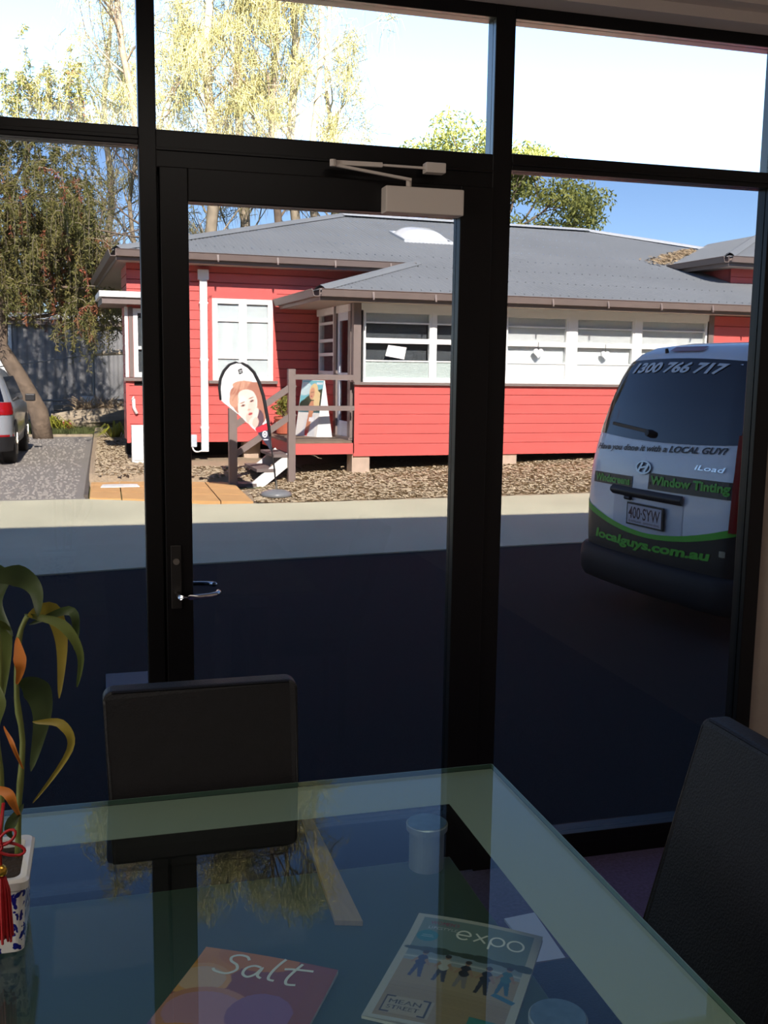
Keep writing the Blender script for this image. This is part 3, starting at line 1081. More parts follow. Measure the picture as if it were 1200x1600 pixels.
def panel(name, p0, p1, off, th, m):
    n_ = (p1 - p0).cross(ax).normalized()
    pts = [p0, p0 + ax, p1 + ax, p1]
    return MB().add([p + n_ * off for p in pts] + [p + n_ * (off + th) for p in pts], [(0, 3, 2, 1), (4, 5, 6, 7), (0, 1, 5, 4), (1, 2, 6, 5), (2, 3, 7, 6), (3, 0, 4, 7)]).build(name, m, sign)


panel('front_panel', f0, a0, -0.006, 0.012, SIGNW)
panel('rear_panel', b0, a0, -0.006, 0.012, SIGNW)
MB().prism([0, 1, 2], lambda i, k: (f0, b0, a0)[i] + ax * (0.012 if k else 0.002)).build('end_panel', SIGNW, sign)
pr = Print(70, 120, (70, 110, 120))
pr.rect(0, 1, 0.55, 1, (120, 190, 200))
pr.ell(0.15, 0.85, 0.35, 0.12, (200, 225, 228))
pr.poly([(0, 0.58), (0.3, 0.70), (0.6, 0.80), (1, 0.86), (1, 0.45), (0, 0.45)], (62, 72, 52))
pr.ell(0.25, 0.55, 0.25, 0.10, (44, 54, 40))
pr.ell(0.85, 0.62, 0.22, 0.16, (50, 58, 46))
pr.rect(0, 1, 0, 0.42, (226, 224, 216))
pr.poly([(0.25, 0), (0.45, 0.4), (0.8, 0.4), (0.9, 0)], (210, 214, 214))
pr.poly([(0.42, 0.05), (0.50, 0.45), (0.52, 0.62), (0.72, 0.62), (0.70, 0.4), (0.60, 0.05)], (196, 132, 96))
pr.ell(0.60, 0.52, 0.14, 0.12, (206, 146, 110))
pr.ell(0.60, 0.80, 0.20, 0.15, (232, 206, 150))
pr.poly([(0.70, 0.86), (0.92, 0.78), (0.95, 0.52), (0.78, 0.45), (0.66, 0.6)], (228, 204, 150))
pr.ell(0.54, 0.77, 0.12, 0.11, (214, 160, 124))
pr.ell(0.50, 0.79, 0.025, 0.010, (60, 40, 36))
pr.ell(0.58, 0.79, 0.025, 0.010, (60, 40, 36))
pr.ell(0.53, 0.715, 0.04, 0.012, (180, 80, 84))
pr.rect(0.55, 0.78, 0.26, 0.34, (240, 240, 240))
pr.rect(0.44, 0.56, 0.0, 0.10, (196, 60, 60))
pr.rect(0.70, 0.98, 0.93, 0.97, (240, 240, 240), 0.8)
nrm = (a0 - f0).cross(ax).normalized()
nrm = nrm if nrm.x < 0 else -nrm
pr.build('poster', lambda i, j: f0 + (a0 - f0) * (0.01 + 0.98 * j) + ax * (0.985 - 0.97 * i) + nrm * 0.008, PRINT, sign)

# potted plant on the deck
pp = thing('potted_plant', 'bushy green plant in a terracotta pot on the porch deck by the stair rail', 'plant', hw(-0.72, 1.55, 0.530), HA)
TERRA = mat('terracotta', S(176, 92, 66), 0.8, var=0.1)
MB().lathe([(0.08, 0), (0.12, 0.02), (0.15, 0.25), (0.165, 0.25), (0.165, 0.29), (0.14, 0.29), (0.135, 0.26), (0.0001, 0.26)], seg=20).build('pot', TERRA, pp, smooth=False)
for k in range(5):
    a = k * 1.3
    MB().tube([(0, 0, 0.25), (0.05 * cos(a), 0.05 * sin(a), 0.36), (0.12 * cos(a), 0.12 * sin(a), 0.48)], [0.01, 0.008, 0.004], 6).build('stem', BARK, pp)


def leaf_cloud(n, centre, rad, size, rs_, droop=0.0, aspect=0.45):
    """n pointed leaves (quads) in an ellipsoid"""
    d = rs_.normal(size=(n, 3))
    d /= np.linalg.norm(d, axis=1)[:, None]
    r = rs_.rand(n) ** (1 / 2.2)
    c = np.asarray(centre) + d * r[:, None] * np.asarray(rad)
    ax_ = rs_.normal(size=(n, 3)) + np.array([0, 0, -droop])
    ax_ /= np.linalg.norm(ax_, axis=1)[:, None]
    sd_ = np.cross(ax_, rs_.normal(size=(n, 3)))
    sd_ /= np.linalg.norm(sd_, axis=1)[:, None] + 1e-9
    s_ = (size * (0.7 + 0.6 * rs_.rand(n)))[:, None]
    V = np.stack([c, c + ax_ * s_ * 0.5 + sd_ * s_ * aspect * 0.5, c + ax_ * s_, c + ax_ * s_ * 0.5 - sd_ * s_ * aspect * 0.5], 1)
    return V


rl = np.random.RandomState(11)
PLG = mat('garden_leaf', S(104, 116, 48), 0.6, col2=S(150, 140, 66), vscale=9, transl=0.25)
o = tri_mesh('foliage', np.concatenate([leaf_cloud(260, (0.0, 0, 0.45), (0.17, 0.17, 0.15), 0.08, rl), leaf_cloud(60, (0, 0, 0.56), (0.08, 0.08, 0.06), 0.07, rl)]), PLG, pp, nper=4)
stuff(o)

# ================================================================== THINGS BY THE STAIR
# teardrop banner
bx, by, bz = 2.13, 12.95, ground_z(2.13, 12.95) + 0.012
ban = thing('teardrop_banner', 'white teardrop banner with a portrait, leaning on a round grey foot', 'banner', (bx, by, bz))
MB().lathe([(0.02, 0.0), (0.19, 0.004), (0.205, 0.03), (0.19, 0.06), (0.12, 0.085), (0.04, 0.095), (0.0001, 0.095)], seg=28).build('foot', mat('grey_vinyl_weight', S(120, 122, 124), 0.35, var=0.05), ban, smooth=True)
MB().tube([(0, 0, 0.08), (0, 0, 0.22)], [0.018, 0.014], 10).build('socket', STEEL, ban)
kf = 1.0


def bp(x, y):                                     # banner sketch units to metres (1.71 m from tip to foot)
    return ((x - 545) * 0.001677, (1045 - y) * 0.00172 + 0.03)


spine = [(545, 1000), (530, 850), (512, 720), (498, 600), (484, 500), (466, 400), (446, 300), (415, 205), (375, 130), (330, 88), (285, 67), (238, 62), (190, 78), (150, 120), (122, 180), (113, 250), (122, 335)]
pole_pts = [(bp(x, y)[0], -0.002, bp(x, y)[1]) for x, y in spine]
MB().tube(pole_pts[:4], [0.012, 0.010, 0.009, 0.010], 8).build('pole', BLACKPL, ban, smooth=True)
MB().tube(pole_pts[3:], [0.016] + [0.021] * 11 + [0.018, 0.016], 8).build('pole_sleeve', mat('black_cloth', (0.015, 0.015, 0.017, 1), 0.9), ban, smooth=True)
outl = [(512, 730), (498, 600), (484, 500), (466, 400), (446, 300), (415, 205), (375, 130), (330, 88), (285, 67), (238, 62), (190, 78), (150, 120), (122, 180), (113, 250), (122, 340), (250, 440), (395, 575), (470, 670)]
nxp, nyp = 110, 176
pf = Print(nxp, nyp, (244, 243, 242))
pf.u, pf.v = 100 + pf.u * 420, 740 - pf.v * 685
HAIR, HAIR2, SKIN, SK2 = (172, 116, 96), (200, 150, 124), (240, 208, 196), (226, 182, 168)
pf.ell(330, 330, 128, 128, HAIR)
pf.ell(250, 290, 60, 62, HAIR)
pf.ell(225, 340, 40, 48, HAIR2)
pf.ell(300, 225, 90, 34, HAIR2)
for k_ in range(14):
    pf.ell(215 + k_ * 15, 270 + 22 * sin(k_ * 1.7), 7, 60, (150, 94, 76), 0.5 - 0.07 * k_, 0.35)
    pf.ell(222 + k_ * 15, 260 + 18 * sin(k_ * 2.3), 5, 52, (222, 178, 150), 0.5 - 0.07 * k_, 0.35)
pf.ell(380, 250, 56, 50, HAIR)
pf.ell(430, 400, 45, 110, HAIR)
pf.ell(400, 470, 50, 70, (96, 70, 80))
pf.ell(325, 372, 74, 108, SKIN, 0.18)
pf.ell(318, 300, 66, 44, SKIN)
pf.ell(350, 470, 40, 48, SK2)
for k_ in range(6):
    pf.ell(362 - 3 * k_, 385, 34 - 4 * k_, 70 - 9 * k_, (228, 178, 162), 0.18, 0.12)
    pf.ell(285, 330, 40 - 5 * k_, 34 - 4 * k_, (250, 226, 216), 0.0, 0.2)
pf.ell(290, 374, 19, 10, (196, 150, 138), -0.3)
pf.ell(358, 340, 19, 10, (196, 150, 138), -0.3)
pf.ell(290, 375, 13, 6, (84, 66, 66), -0.3)
pf.ell(358, 341, 13, 6, (84, 66, 66), -0.3)
pf.ell(284, 354, 22, 4, (150, 104, 88), -0.35)
pf.ell(352, 318, 22, 4, (150, 104, 88), -0.35)
pf.ell(336, 405, 11, 6, (206, 150, 134))
pf.ell(346, 436, 17, 9, (188, 84, 88), -0.3)
pf.ell(346, 436, 15, 2, (130, 40, 48), -0.3)
pf.ell(385, 440, 20, 50, SKIN, 0.35)
pf.ell(365, 480, 14, 44, SKIN, 0.3)
pf.ell(345, 500, 12, 40, SKIN, 0.4)
pf.ell(385, 500, 24, 40, SK2, 0.2)
pf.poly([(380, 545), (480, 500), (490, 560), (400, 585)], (196, 40, 58))
pf.poly([(398, 578), (495, 552), (520, 740), (480, 700)], (44, 46, 66))
pf.ell(457, 588, 21, 25, (226, 228, 234))
pf.ell(457, 588, 13, 16, (44, 46, 66))
pf.ell(457, 588, 7, 9, (226, 228, 234))
pf.rect(445, 482, 624, 632, (210, 212, 220))
pf.poly([(250, 112), (282, 100), (292, 134), (262, 148)], (30, 30, 32))
pf.rect(262, 280, 114, 119, (240, 240, 240))
pf.rect(264, 282, 127, 132, (240, 240, 240))
for yy, x0, x1 in ((160, 150, 200), (200, 140, 210), (222, 160, 190)):
    pf.rect(x0, x1, yy, yy + 5, (224, 220, 218))


def in_outline(u, v):
    ins = np.zeros(len(u), bool)
    n = len(outl)
    for i in range(n):
        (x1, y1), (x2, y2) = outl[i], outl[(i + 1) % n]
        if y1 == y2:
            continue
        c = ((y1 > v) != (y2 > v)) & (u < (x2 - x1) * (v - y1) / (y2 - y1) + x1)
        ins ^= c
    return ins


for yo, nm in ((-0.004, 'banner_cloth'), ):
    pf.build(nm, lambda i, j: (bp(100 + i * 420, 0)[0], yo - 0.012 * sin(i * 5) * (0.3 + j), bp(0, 740 - j * 685)[1]), PRINT, ban, keep=in_outline)

# white meter box panel and white tap pipe at the left end of the house
mbx = thing('meter_cabinet', 'low white cabinet standing against the left corner of the red house', 'cabinet', hw(-2.985, 1.98, ground_z(*hw(-2.985, 1.98, 0)[:2])), HA)
box('cabinet_body', WHITE, -0.11, 0.16, -0.05, 0.10, 0.0, 0.60, mbx, bevel=0.006)
box('cabinet_door', WHITE, -0.085, 0.135, -0.065, -0.052, 0.05, 0.56, mbx, bevel=0.004)
MB().tube([(0.10, -0.075, 0.28), (0.10, -0.075, 0.34)], 0.008, 8).build('door_handle', STEEL, mbx)
gbx = thing('utility_box', 'small pale blue-grey utility box low on the red wall by the downpipe foot', 'box', hw(-2.12, 2.12, 0.30), HA)
box('box_body', mat('pale_grey_plastic', S(186, 196, 204), 0.5), -0.10, 0.07, -0.05, 0.06, 0.0, 0.2, gbx, bevel=0.008)
MB().tube(bez((0.0, -0.02, 0.0), (0.02, -0.03, -0.12), (0.16, -0.03, -0.06), 6), 0.014, 8).build('hose', WHITE, gbx, smooth=True)
pipe = MB().tube([(0, 0, 0.24), (0.005, 0, 0.10), (0.05, 0, 0.0)], 0.028, 8).tube([(0, 0, 0.24), (-0.02, 0.0, 0.25)], 0.036, 8).build('waste_pipe', WHITE, None, smooth=True)
pipe.location = hw(-3.04, 2.145, 0.84)
pipe.rotation_euler = (0, 0, HA)
tag(pipe, 'short white waste pipe bent down the left corner of the red wall', 'pipe')
for (x0, y0, wx, wy, lb, sk) in ((-0.08, 14.28, 0.52, 0.30, 'sun glare patch on the pavers, added as a white sheet, the larger of two', 0.03), (0.52, 14.30, 0.20, 0.28, 'small sun glare patch on the pavers, added as a white sheet beside the larger one', 0.08)):
    bd = MB().prism([(0, 0), (wx, 0), (wx - sk, wy), (sk, wy)], lambda p, k: (p[0], p[1], 0.012 if k else 0)).build('sun_glare_patch', WHITE)  # thin white sheet stands in for bright sun glare on the pavers
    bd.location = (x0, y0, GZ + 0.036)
    tag(bd, lb, 'glare patch', 'sun glare patches on the pavers')

# white hearts and a notice in the verandah windows
HEART = mat('white_enamel_heart', S(250, 250, 248), 0.4)
for (u, z, s_, lb) in ((3.00, 1.89, 0.085, 'white heart ornament hanging in the third verandah window, left of the other heart'), (4.20, 1.88, 0.075, 'white heart ornament hanging in the fourth verandah window, beside the van roof')):
    h = []
    for k in range(28):
        t_ = 2 * pi * k / 28
        h.append((16 * sin(t_) ** 3 / 16 * s_, (13 * cos(t_) - 5 * cos(2 * t_) - 2 * cos(3 * t_) - cos(4 * t_)) / 16 * s_))
    hr = thing('heart_ornament', lb, 'ornament', hw(u, -0.03, z), HA, 'hearts hung in the verandah windows')
    MB().prism(h, lambda p, k: (p[0], 0.012 if k else -0.012, p[1])).build('heart', HEART, hr, bevel=0.004)
    MB().tube([(0, 0, s_ * 0.3), (0, 0.0, 0.165)], 0.004, 6).build('string', BLACKPL, hr)
nt_ = MB().prism([(0.0, 0.0), (0.30, -0.05), (0.335, 0.13), (0.045, 0.16)], lambda p, k: (p[0], 0.004 if k else 0.0, p[1])).build('paper_notice', mat('notice_paper', S(244, 243, 240), 0.8))
nt_.location = hw(0.48, 0.010, 1.80)
nt_.rotation_euler = (0, 0, HA)
tag(nt_, 'tilted white paper notice stuck in the first verandah window', 'notice')

# ================================================================== VEHICLES
def interp(tab, z):
    for (a, b), (c, d) in zip(tab, tab[1:]):
        if z <= c:
            t = 0 if c == a else max(0, (z - a) / (c - a))
            t = t * t * (3 - 2 * t) if False else t
            return b + (d - b) * t
    return tab[-1][1]


class Shell:
    """car body as stacked plan outlines; t runs forward from the rear, l to the right, z up"""

    def __init__(s, T0, T1, W, r, bow):
        s.T0, s.T1, s.W, s.r, s.bow = T0, T1, W, r, bow

    def rear_t(s, l, z):
        w_ = interp(s.W, z)
        l = max(-w_, min(w_, l))
        r = s.r
        e = max(0.0, abs(l) - (w_ - r))
        return interp(s.T0, z) + s.bow * (l / w_) ** 2 + r - sqrt(max(r * r - e * e, 0))

    def pt(s, l, z, off=0.0):
        """point on the tail, lifted off it by `off`"""
        e = 0.004
        p = Vector((s.rear_t(l, z), -l, z))
        w_ = interp(s.W, z)
        la, lb = max(-w_, l - e), min(w_, l + e)
        dl = Vector((s.rear_t(lb, z) - s.rear_t(la, z), -(lb - la), 0))
        dz = Vector((s.rear_t(l, z + e) - s.rear_t(l, z - e), 0, 2 * e))
        n_ = dl.cross(dz).normalized()
        if n_.x > 0:
            n_ = -n_
        return p + n_ * off

    def side(s, t, z, sg, off=0.0):
        return Vector((t, -sg * (interp(s.W, z) + off), z))

    def body(s, zs, m, parent, ntail=28):
        rings = []
        for z in zs:
            w_ = interp(s.W, z)
            tr_ = interp(s.T0, z)
            tf = interp(s.T1, z)
            ring = []
            for i in range(ntail + 1):
                q = -cos(pi * i / ntail)
                l = q * w_
                ring.append((s.rear_t(l, z), -l, z))
            for f in (0.35, 0.6, 0.85):
                ring.append((tr_ + (tf - tr_) * f, -w_, z))
            for i in range(9):
                a = -cos(pi * i / 8)
                l = -a * w_
                e = max(0, abs(l) - (w_ - 0.4))
                ring.append((tf - 0.12 * (l / w_) ** 2 - (0.4 - sqrt(max(0.16 - e * e, 0))), -l, z))
            for f in (0.85, 0.6, 0.35):
                ring.append((tr_ + (tf - tr_) * f, w_, z))
            rings.append(ring)
        n = len(rings[0])
        vs = [p for r in rings for p in r]
        fs = []
        for k in range(len(rings) - 1):
            for i in range(n):
                j = (i + 1) % n
                fs.append((k * n + i, k * n + j, (k + 1) * n + j, (k + 1) * n + i))
        fs.append(tuple(range(n))[::-1])
        fs.append(tuple((len(rings) - 1) * n + i for i in range(n)))
        return MB().add(vs, fs).build('body', m, parent, smooth=True)

    def patch(s, name, l0, l1, z0, z1, off, m, parent, nx=20, ny=8, label=None):
        """piece of tail skin; z0 and z1 may be functions of l; l0, l1 fractions of the half width when rel"""
        fz0 = z0 if callable(z0) else (lambda l: z0)
        fz1 = z1 if callable(z1) else (lambda l: z1)

        def fn(i, j):
            zm_ = (fz0(0) + fz1(0)) / 2
            l = l0 + (l1 - l0) * i
            z = fz0(l) + (fz1(l) - fz0(l)) * j
            w_ = interp(s.W, z)
            return s.pt(l * w_, z, off)
        b = MB().grid(nx, ny, fn)
        return b.build(name, m, parent, smooth=True, label=label)


VANW = mat('white_car_paint', S(246, 247, 250), 0.3, coat=0.6)
CARGLASS = mat('dark_car_glass', S(14, 16, 24), 0.06, spec=0.8, coat=0.3)
LENS = mat('red_lamp_lens', S(150, 18, 24), 0.15, coat=0.5)
DECALK = mat('black_decal', (0.012, 0.012, 0.013, 1), 0.35)
DECALG = mat('green_decal', S(88, 190, 52), 0.4)
DECALW = mat('white_decal', S(236, 238, 240), 0.4)
DECALD = mat('dark_grey_decal', S(36, 38, 48), 0.4)


def wheel(parent, t, l, r=0.33, wd=0.21):
    sg = 1 if l > 0 else -1
    ty = MB()
    prof = [(0.19, -wd / 2), (r - 0.03, -wd / 2), (r, -wd / 2 + 0.03), (r, wd / 2 - 0.03), (r - 0.03, wd / 2), (0.19, wd / 2)]
    vs, fs = [], []
    n = 28
    for q, (rr, y) in enumerate(prof):
        for k in range(n):
            vs.append((t + rr * cos(2 * pi * k / n), -l + y, r + rr * sin(2 * pi * k / n)))
    for q in range(len(prof)):
        q2 = (q + 1) % len(prof)
        for k in range(n):
            fs.append((q * n + k, q * n + (k + 1) % n, q2 * n + (k + 1) % n, q2 * n + k))
    ty.add(vs, fs)
    w_ = ty.build('wheel', RUBBER, parent)
    rim = MB()
    yo = -l - sg * (wd / 2 - 0.02)
    rim.prism([(0.19 * cos(2 * pi * k / 24), 0.19 * sin(2 * pi * k / 24)) for k in range(24)], lambda p, k: (t + p[0], yo - (0 if k else sg * 0.02), r + p[1]))
    for k in range(5):
        a = 2 * pi * k / 5
        rim.bar((t + 0.03 * cos(a), yo - sg * 0.03, r + 0.03 * sin(a)), (t + 0.185 * cos(a), yo - sg * 0.025, r + 0.185 * sin(a)), 0.035, 0.03, (0, 1, 0))
    rim.build('rim', STEEL, w_)


VA = radians(8)
van = thing('van', 'white delivery van with dark rear glass and green lettering parked side-on at the right', 'van', (3.56, 6.12, GZ), VA)
V_ = Shell(T0=[(0.2, 0.02), (0.45, 0.0), (0.75, 0.0), (1.0, 0.015), (1.2, 0.045), (1.35, 0.08), (1.5, 0.12), (1.65, 0.17), (1.76, 0.215), (1.83, 0.27), (1.88, 0.36), (1.915, 0.60), (1.93, 0.95)],
           T1=[(0.2, 5.05), (0.9, 5.05), (1.05, 4.8), (1.12, 4.45), (1.76, 3.6), (1.93, 3.2)],
           W=[(0.2, 0.82), (0.5, 0.86), (0.9, 0.865), (1.1, 0.855), (1.3, 0.825), (1.5, 0.79), (1.65, 0.755), (1.76, 0.715), (1.83, 0.665), (1.88, 0.60), (1.915, 0.50), (1.93, 0.38)], r=0.17, bow=0.07)
V_.body([0.25, 0.4, 0.55, 0.75, 0.9, 1.0, 1.1, 1.2, 1.3, 1.4, 1.5, 1.6, 1.7, 1.76, 1.80, 1.83, 1.855, 1.88, 1.90, 1.915, 1.93], VANW, van)
gb = lambda l: 1.235 + 0.035 * l * l
V_.patch('rear_window', -0.93, 0.93, gb, lambda l: 1.80 - 0.03 * l * l, 0.004, CARGLASS, van, 28, 12)
# tail details
V_.patch('tail_light', 0.86, 1.0, 0.72, 1.32, 0.012, LENS, van, 6, 8, label='red tail lamp on the near corner')
V_.patch('tail_light', -1.0, -0.965, 0.72, 1.30, 0.008, LENS, van, 6, 8)
for sg in (-1, 1):
    MB().grid(4, 6, lambda i, j: V_.side(0.235 + 0.11 * i, 0.72 + 0.58 * j, sg, 0.008)).build('tail_light', LENS, van)
MB().grid(8, 3, lambda i, j: V_.pt(-0.20 + 0.34 * i, 1.842 + 0.032 * j, 0.012)).build('brake_lamp', LENS, van, smooth=True)
zc = lambda l: 0.580 + 0.15 * l * l
V_.patch('black_band', -0.985, 0.95, 0.40, zc, 0.004, DECALK, van, 28, 4)
V_.patch('green_stripe', -0.985, 0.95, zc, lambda l: zc(l) + 0.030 + 0.02 * abs(l), 0.005, DECALG, van, 28, 1)
# bumper, one deep dark moulding
bpv = MB()
bprof = [(-0.002, 0.43), (0.03, 0.428), (0.05, 0.40), (0.055, 0.33), (0.05, 0.24), (0.02, 0.19), (-0.03, 0.18)]
nl = 36
vs, fs = [], []
for i in range(nl + 1):
    q = -cos(pi * i / nl)
    for (o_, z_) in bprof:
        p = V_.pt(q * interp(V_.W, 0.45), 0.45, o_)
        vs.append((p.x, p.y, z_))
m_ = len(bprof)
for i in range(nl):
    for k in range(m_ - 1):
        fs.append((i * m_ + k, (i + 1) * m_ + k, (i + 1) * m_ + k + 1, i * m_ + k + 1))
bpv.add(vs, fs).build('bumper', mat('dark_bumper_plastic', S(30, 31, 36), 0.6, spec=0.25), van, smooth=True)
V_.patch('reflector', 0.80, 0.85, 0.56, 0.60, 0.008, STEEL, van, 3, 1)
# number plate, its garnish and lamp
MB().grid(16, 3, lambda i, j: V_.pt(-0.40 + 0.76 * i, 0.84 + 0.065 * j, 0.010 + 0.035 * (1 - abs(2 * j - 1)))).build('plate_garnish', BLACKPL, van, smooth=True)
RECESS_SHADE = mat('recess_shaded_white', S(214, 218, 226), 0.35, coat=0.5)  # duller copy of the body white; the recess shade is put into the colour
V_.patch('plate_recess_shade', -0.44, 0.42, 0.61, 0.84, 0.003, RECESS_SHADE, van, 12, 4)
pl = MB().prism([(-0.195, 0.0), (0.195, 0.0), (0.195, 0.155), (-0.195, 0.155)], lambda p, k: (-0.012 - (0.012 if k else 0), -(p[0] + 0.015), 0.652 + p[1])).build('number_plate', BLACKPL, van)
MB().prism([(-0.182, 0.012), (0.182, 0.012), (0.182, 0.143), (-0.182, 0.143)], lambda p, k: (-0.0245 - (0.002 if k else 0), -(p[0] + 0.015), 0.652 + p[1])).build('plate_face', mat('plate_white', S(206, 200, 206), 0.5), pl)
MAROON = mat('maroon_plate_ink', S(74, 22, 46), 0.5)
pm = lambda ox, oz: (lambda x, y: (-0.0275, -(ox + x), oz + y))
text_on('lettering', '400\u00b7SYW', pm(0.015 - 0.168, 0.699), 0.336, 0.082, MAROON, pl, offset=0.012)
text_on('lettering', 'QUEENSLAND - SUNSHINE STATE', pm(0.015 - 0.165, 0.671), 0.33, 0.016, MAROON, pl, offset=0.01)
MB().tube([V_.pt(-0.22, 0.83, 0.02), V_.pt(-0.16, 0.83, 0.02)], 0.014, 8).build('plate_lamp', BLACKPL, van)
MB().tube([V_.pt(0.015, 0.955, -0.01), V_.pt(0.015, 0.955, 0.006)], 0.012, 12).build('lock', BLACKPL, van)
# emblem: chrome oval with a slanted letter
em = MB()
ec, ez = -0.065, 1.055
ring = []
for k in range(32):
    a = 2 * pi * k / 32
    ring.append((ec + 0.082 * cos(a), ez + 0.046 * sin(a), ec + 0.069 * cos(a), ez + 0.036 * sin(a)))
vs = []
for a, b_, c, d in ring:
    vs += [V_.pt(a, b_, 0.004), V_.pt(a, b_, 0.014), V_.pt(c, d, 0.014), V_.pt(c, d, 0.004)]
fs = []
for k in range(32):
    j = (k + 1) % 32
    for q in range(4):
        fs.append((4 * k + q, 4 * j + q, 4 * j + (q + 1) % 4, 4 * k + (q + 1) % 4))
em.add(vs, fs)
for poly in ([(-0.058, -0.024), (-0.040, -0.030), (-0.006, 0.032), (-0.026, 0.033)], [(0.006, -0.033), (0.026, -0.032), (0.058, 0.024), (0.040, 0.030)], [(-0.036, -0.012), (0.028, 0.000), (0.034, 0.012), (-0.030, 0.001)]):
    em.prism(poly, lambda p, k: V_.pt(ec + p[0], ez + p[1], 0.014 if k else 0.005))
em.build('emblem', mat('emblem_chrome', S(150, 154, 162), 0.2, 0.9), van)


def vtext(s, l0, l1, z0, h, m, shear=0.0, off=0.006, bold=0.0, rise=0.0, arch=0.0, name='lettering'):
    def fn(x, y):
        l = l0 + x
        z = z0 + y + rise * x + arch * ((x / (l1 - l0)) * 2 - 1) ** 2
        return V_.pt(l, z, off)
    return text_on(name, s, fn, l1 - l0, h, m, van, shear, bold)


vtext('1300 766 717', -0.50, 0.47, 1.70, 0.072, DECALW, 0.35, 0.010, 0.035, 0.0, -0.01)
vtext('Have you done it with a LOCAL GUY?', -0.69, 0.66, 1.125, 0.056, DECALD, 0.3, 0.006, 0.032, 0.045)


def plate_of(l0, l1, z0, z1, rise):
    b = MB()
    b.grid(18, 1, lambda i, j: V_.pt(l0 + (l1 - l0) * i, (z0, z1)[int(round(j))] + rise * (l1 - l0) * i, 0.005))
    return b.build('label_panel', DECALK, van)


plate_of(-0.68, -0.18, 0.895, 0.975, 0.015)
vtext('Windscreens', -0.65, -0.20, 0.908, 0.056, DECALG, 0.0, 0.009, 0.035, 0.02)
plate_of(0.0, 0.755, 0.915, 1.025, 0.01)
vtext('Window Tinting', 0.025, 0.73, 0.93, 0.078, DECALG, 0.0, 0.009, 0.04, 0.02)
vtext('localguys.com.au', -0.60, 0.62, 0.462, 0.085, DECALG, 0.12, 0.009, 0.04, 0.02, 0.015)
vtext('iLoad', 0.42, 0.67, 1.085, 0.032, CHROME, 0.2, 0.009, 0.012)
# wiper
MB().bar(V_.pt(-0.52, 1.33, 0.02), V_.pt(-0.06, 1.295, 0.03), 0.016, 0.022).build('wiper', BLACKPL, van)
MB().tube([V_.pt(-0.06, 1.285, 0.0), V_.pt(-0.06, 1.285, 0.045)], [0.03, 0.022], 12).build('wiper_pivot', BLACKPL, van)
MB().tube([V_.pt(-0.23, 1.84, 0.0), V_.pt(-0.23, 1.845, 0.03)], [0.014, 0.010], 8).build('washer_jet', BLACKPL, van)
for sg in (-1, 1):
    MB().grid(6, 4, lambda i, j: V_.side(0.55 + 3.2 * i, 1.22 + 0.48 * j, sg, 0.004)).build('side_window', CARGLASS, van)
    MB().box(4.05, 4.2, -sg * 1.02 - 0.09, -sg * 1.02 + 0.09, 1.05, 1.3).build('mirror', BLACKPL, van, bevel=0.02)
MB().grid(8, 4, lambda i, j: (4.46 - 0.86 * j - 0.10 * (2 * i - 1) ** 2, (0.80 - 0.10 * j) * (1 - 2 * i), 1.13 + 0.61 * j)).build('windscreen', CARGLASS, van)
for (t, l) in ((0.95, 0.75), (0.95, -0.75), (4.15, 0.75), (4.15, -0.75)):
    wheel(van, t, l)

# silver car on the drive, seen from behind
car = thing('car', 'silver hatchback parked on the gravel drive at the left, rear towards the window', 'car', (-2.40, 17.75, GZ), radians(90))
SILV = mat('silver_car_paint', S(172, 178, 184), 0.28, 0.35, coat=0.6)
K = Shell(T0=[(0.25, 0.05), (0.5, 0.0), (0.95, 0.02), (1.05, 0.10), (1.3, 0.28), (1.5, 0.42), (1.58, 0.55), (1.63, 0.85), (1.66, 1.2)],
          T1=[(0.25, 4.35), (0.8, 4.4), (0.95, 4.1), (1.02, 3.3), (1.5, 2.5), (1.66, 2.1)],
          W=[(0.25, 0.86), (0.5, 0.905), (0.95, 0.90), (1.1, 0.86), (1.3, 0.79), (1.5, 0.71), (1.58, 0.66), (1.63, 0.58), (1.66, 0.45)], r=0.20, bow=0.09)
K.body([0.3, 0.5, 0.7, 0.85, 0.95, 1.0, 1.05, 1.15, 1.3, 1.4, 1.5, 1.55, 1.58, 1.61, 1.63, 1.66], SILV, car)
K.patch('rear_window', -0.9, 0.9, 1.07, 1.50, 0.006, CARGLASS, car, 20, 8)
K.patch('tail_light', 0.55, 1.0, 0.86, 1.06, 0.010, LENS, car, 14, 4, label='red tail lamp nearest the house')
K.patch('tail_light', -1.0, -0.55, 0.86, 1.06, 0.010, LENS, car, 14, 4)
K.patch('bumper', -1.0, 1.0, 0.26, 0.50, 0.03, BLACKPL, car, 26, 4)
K.patch('reflector_strip', -1.0, 1.0, 0.50, 0.53, 0.012, LENS, car, 26, 1)
for sg in (-1, 1):
    MB().grid(3, 2, lambda i, j: K.side(0.28 + 0.16 * i, 0.88 + 0.16 * j, sg, 0.008)).build('tail_light', LENS, car)
    MB().grid(8, 4, lambda i, j: K.side(0.75 + 2.35 * i - 0.35 * i * j + 0.15 * j, 1.06 + 0.42 * j, sg, 0.006)).build('side_window', CARGLASS, car)
    m2 = MB().box(2.85, 2.98, -sg * 1.02 - 0.09, -sg * 1.02 + 0.09, 1.0, 1.14).build('mirror', BLACKPL, car, bevel=0.02)
    for (t, l) in ((0.78, 0.80), (3.38, 0.80)):
        wheel(car, t, l * sg, 0.34, 0.22)
    for (t0_, t1_) in ((0.38, 1.2), (2.96, 3.80)):
        MB().prism([(t0_ + (t1_ - t0_) / 2 + 0.42 * cos(pi * k / 12), 0.34 + 0.42 * sin(pi * k / 12)) for k in range(13)], lambda p, k: (p[0], -sg * (0.80 if k else 0.915), p[1])).build('wheel_arch', BLACKPL, car)
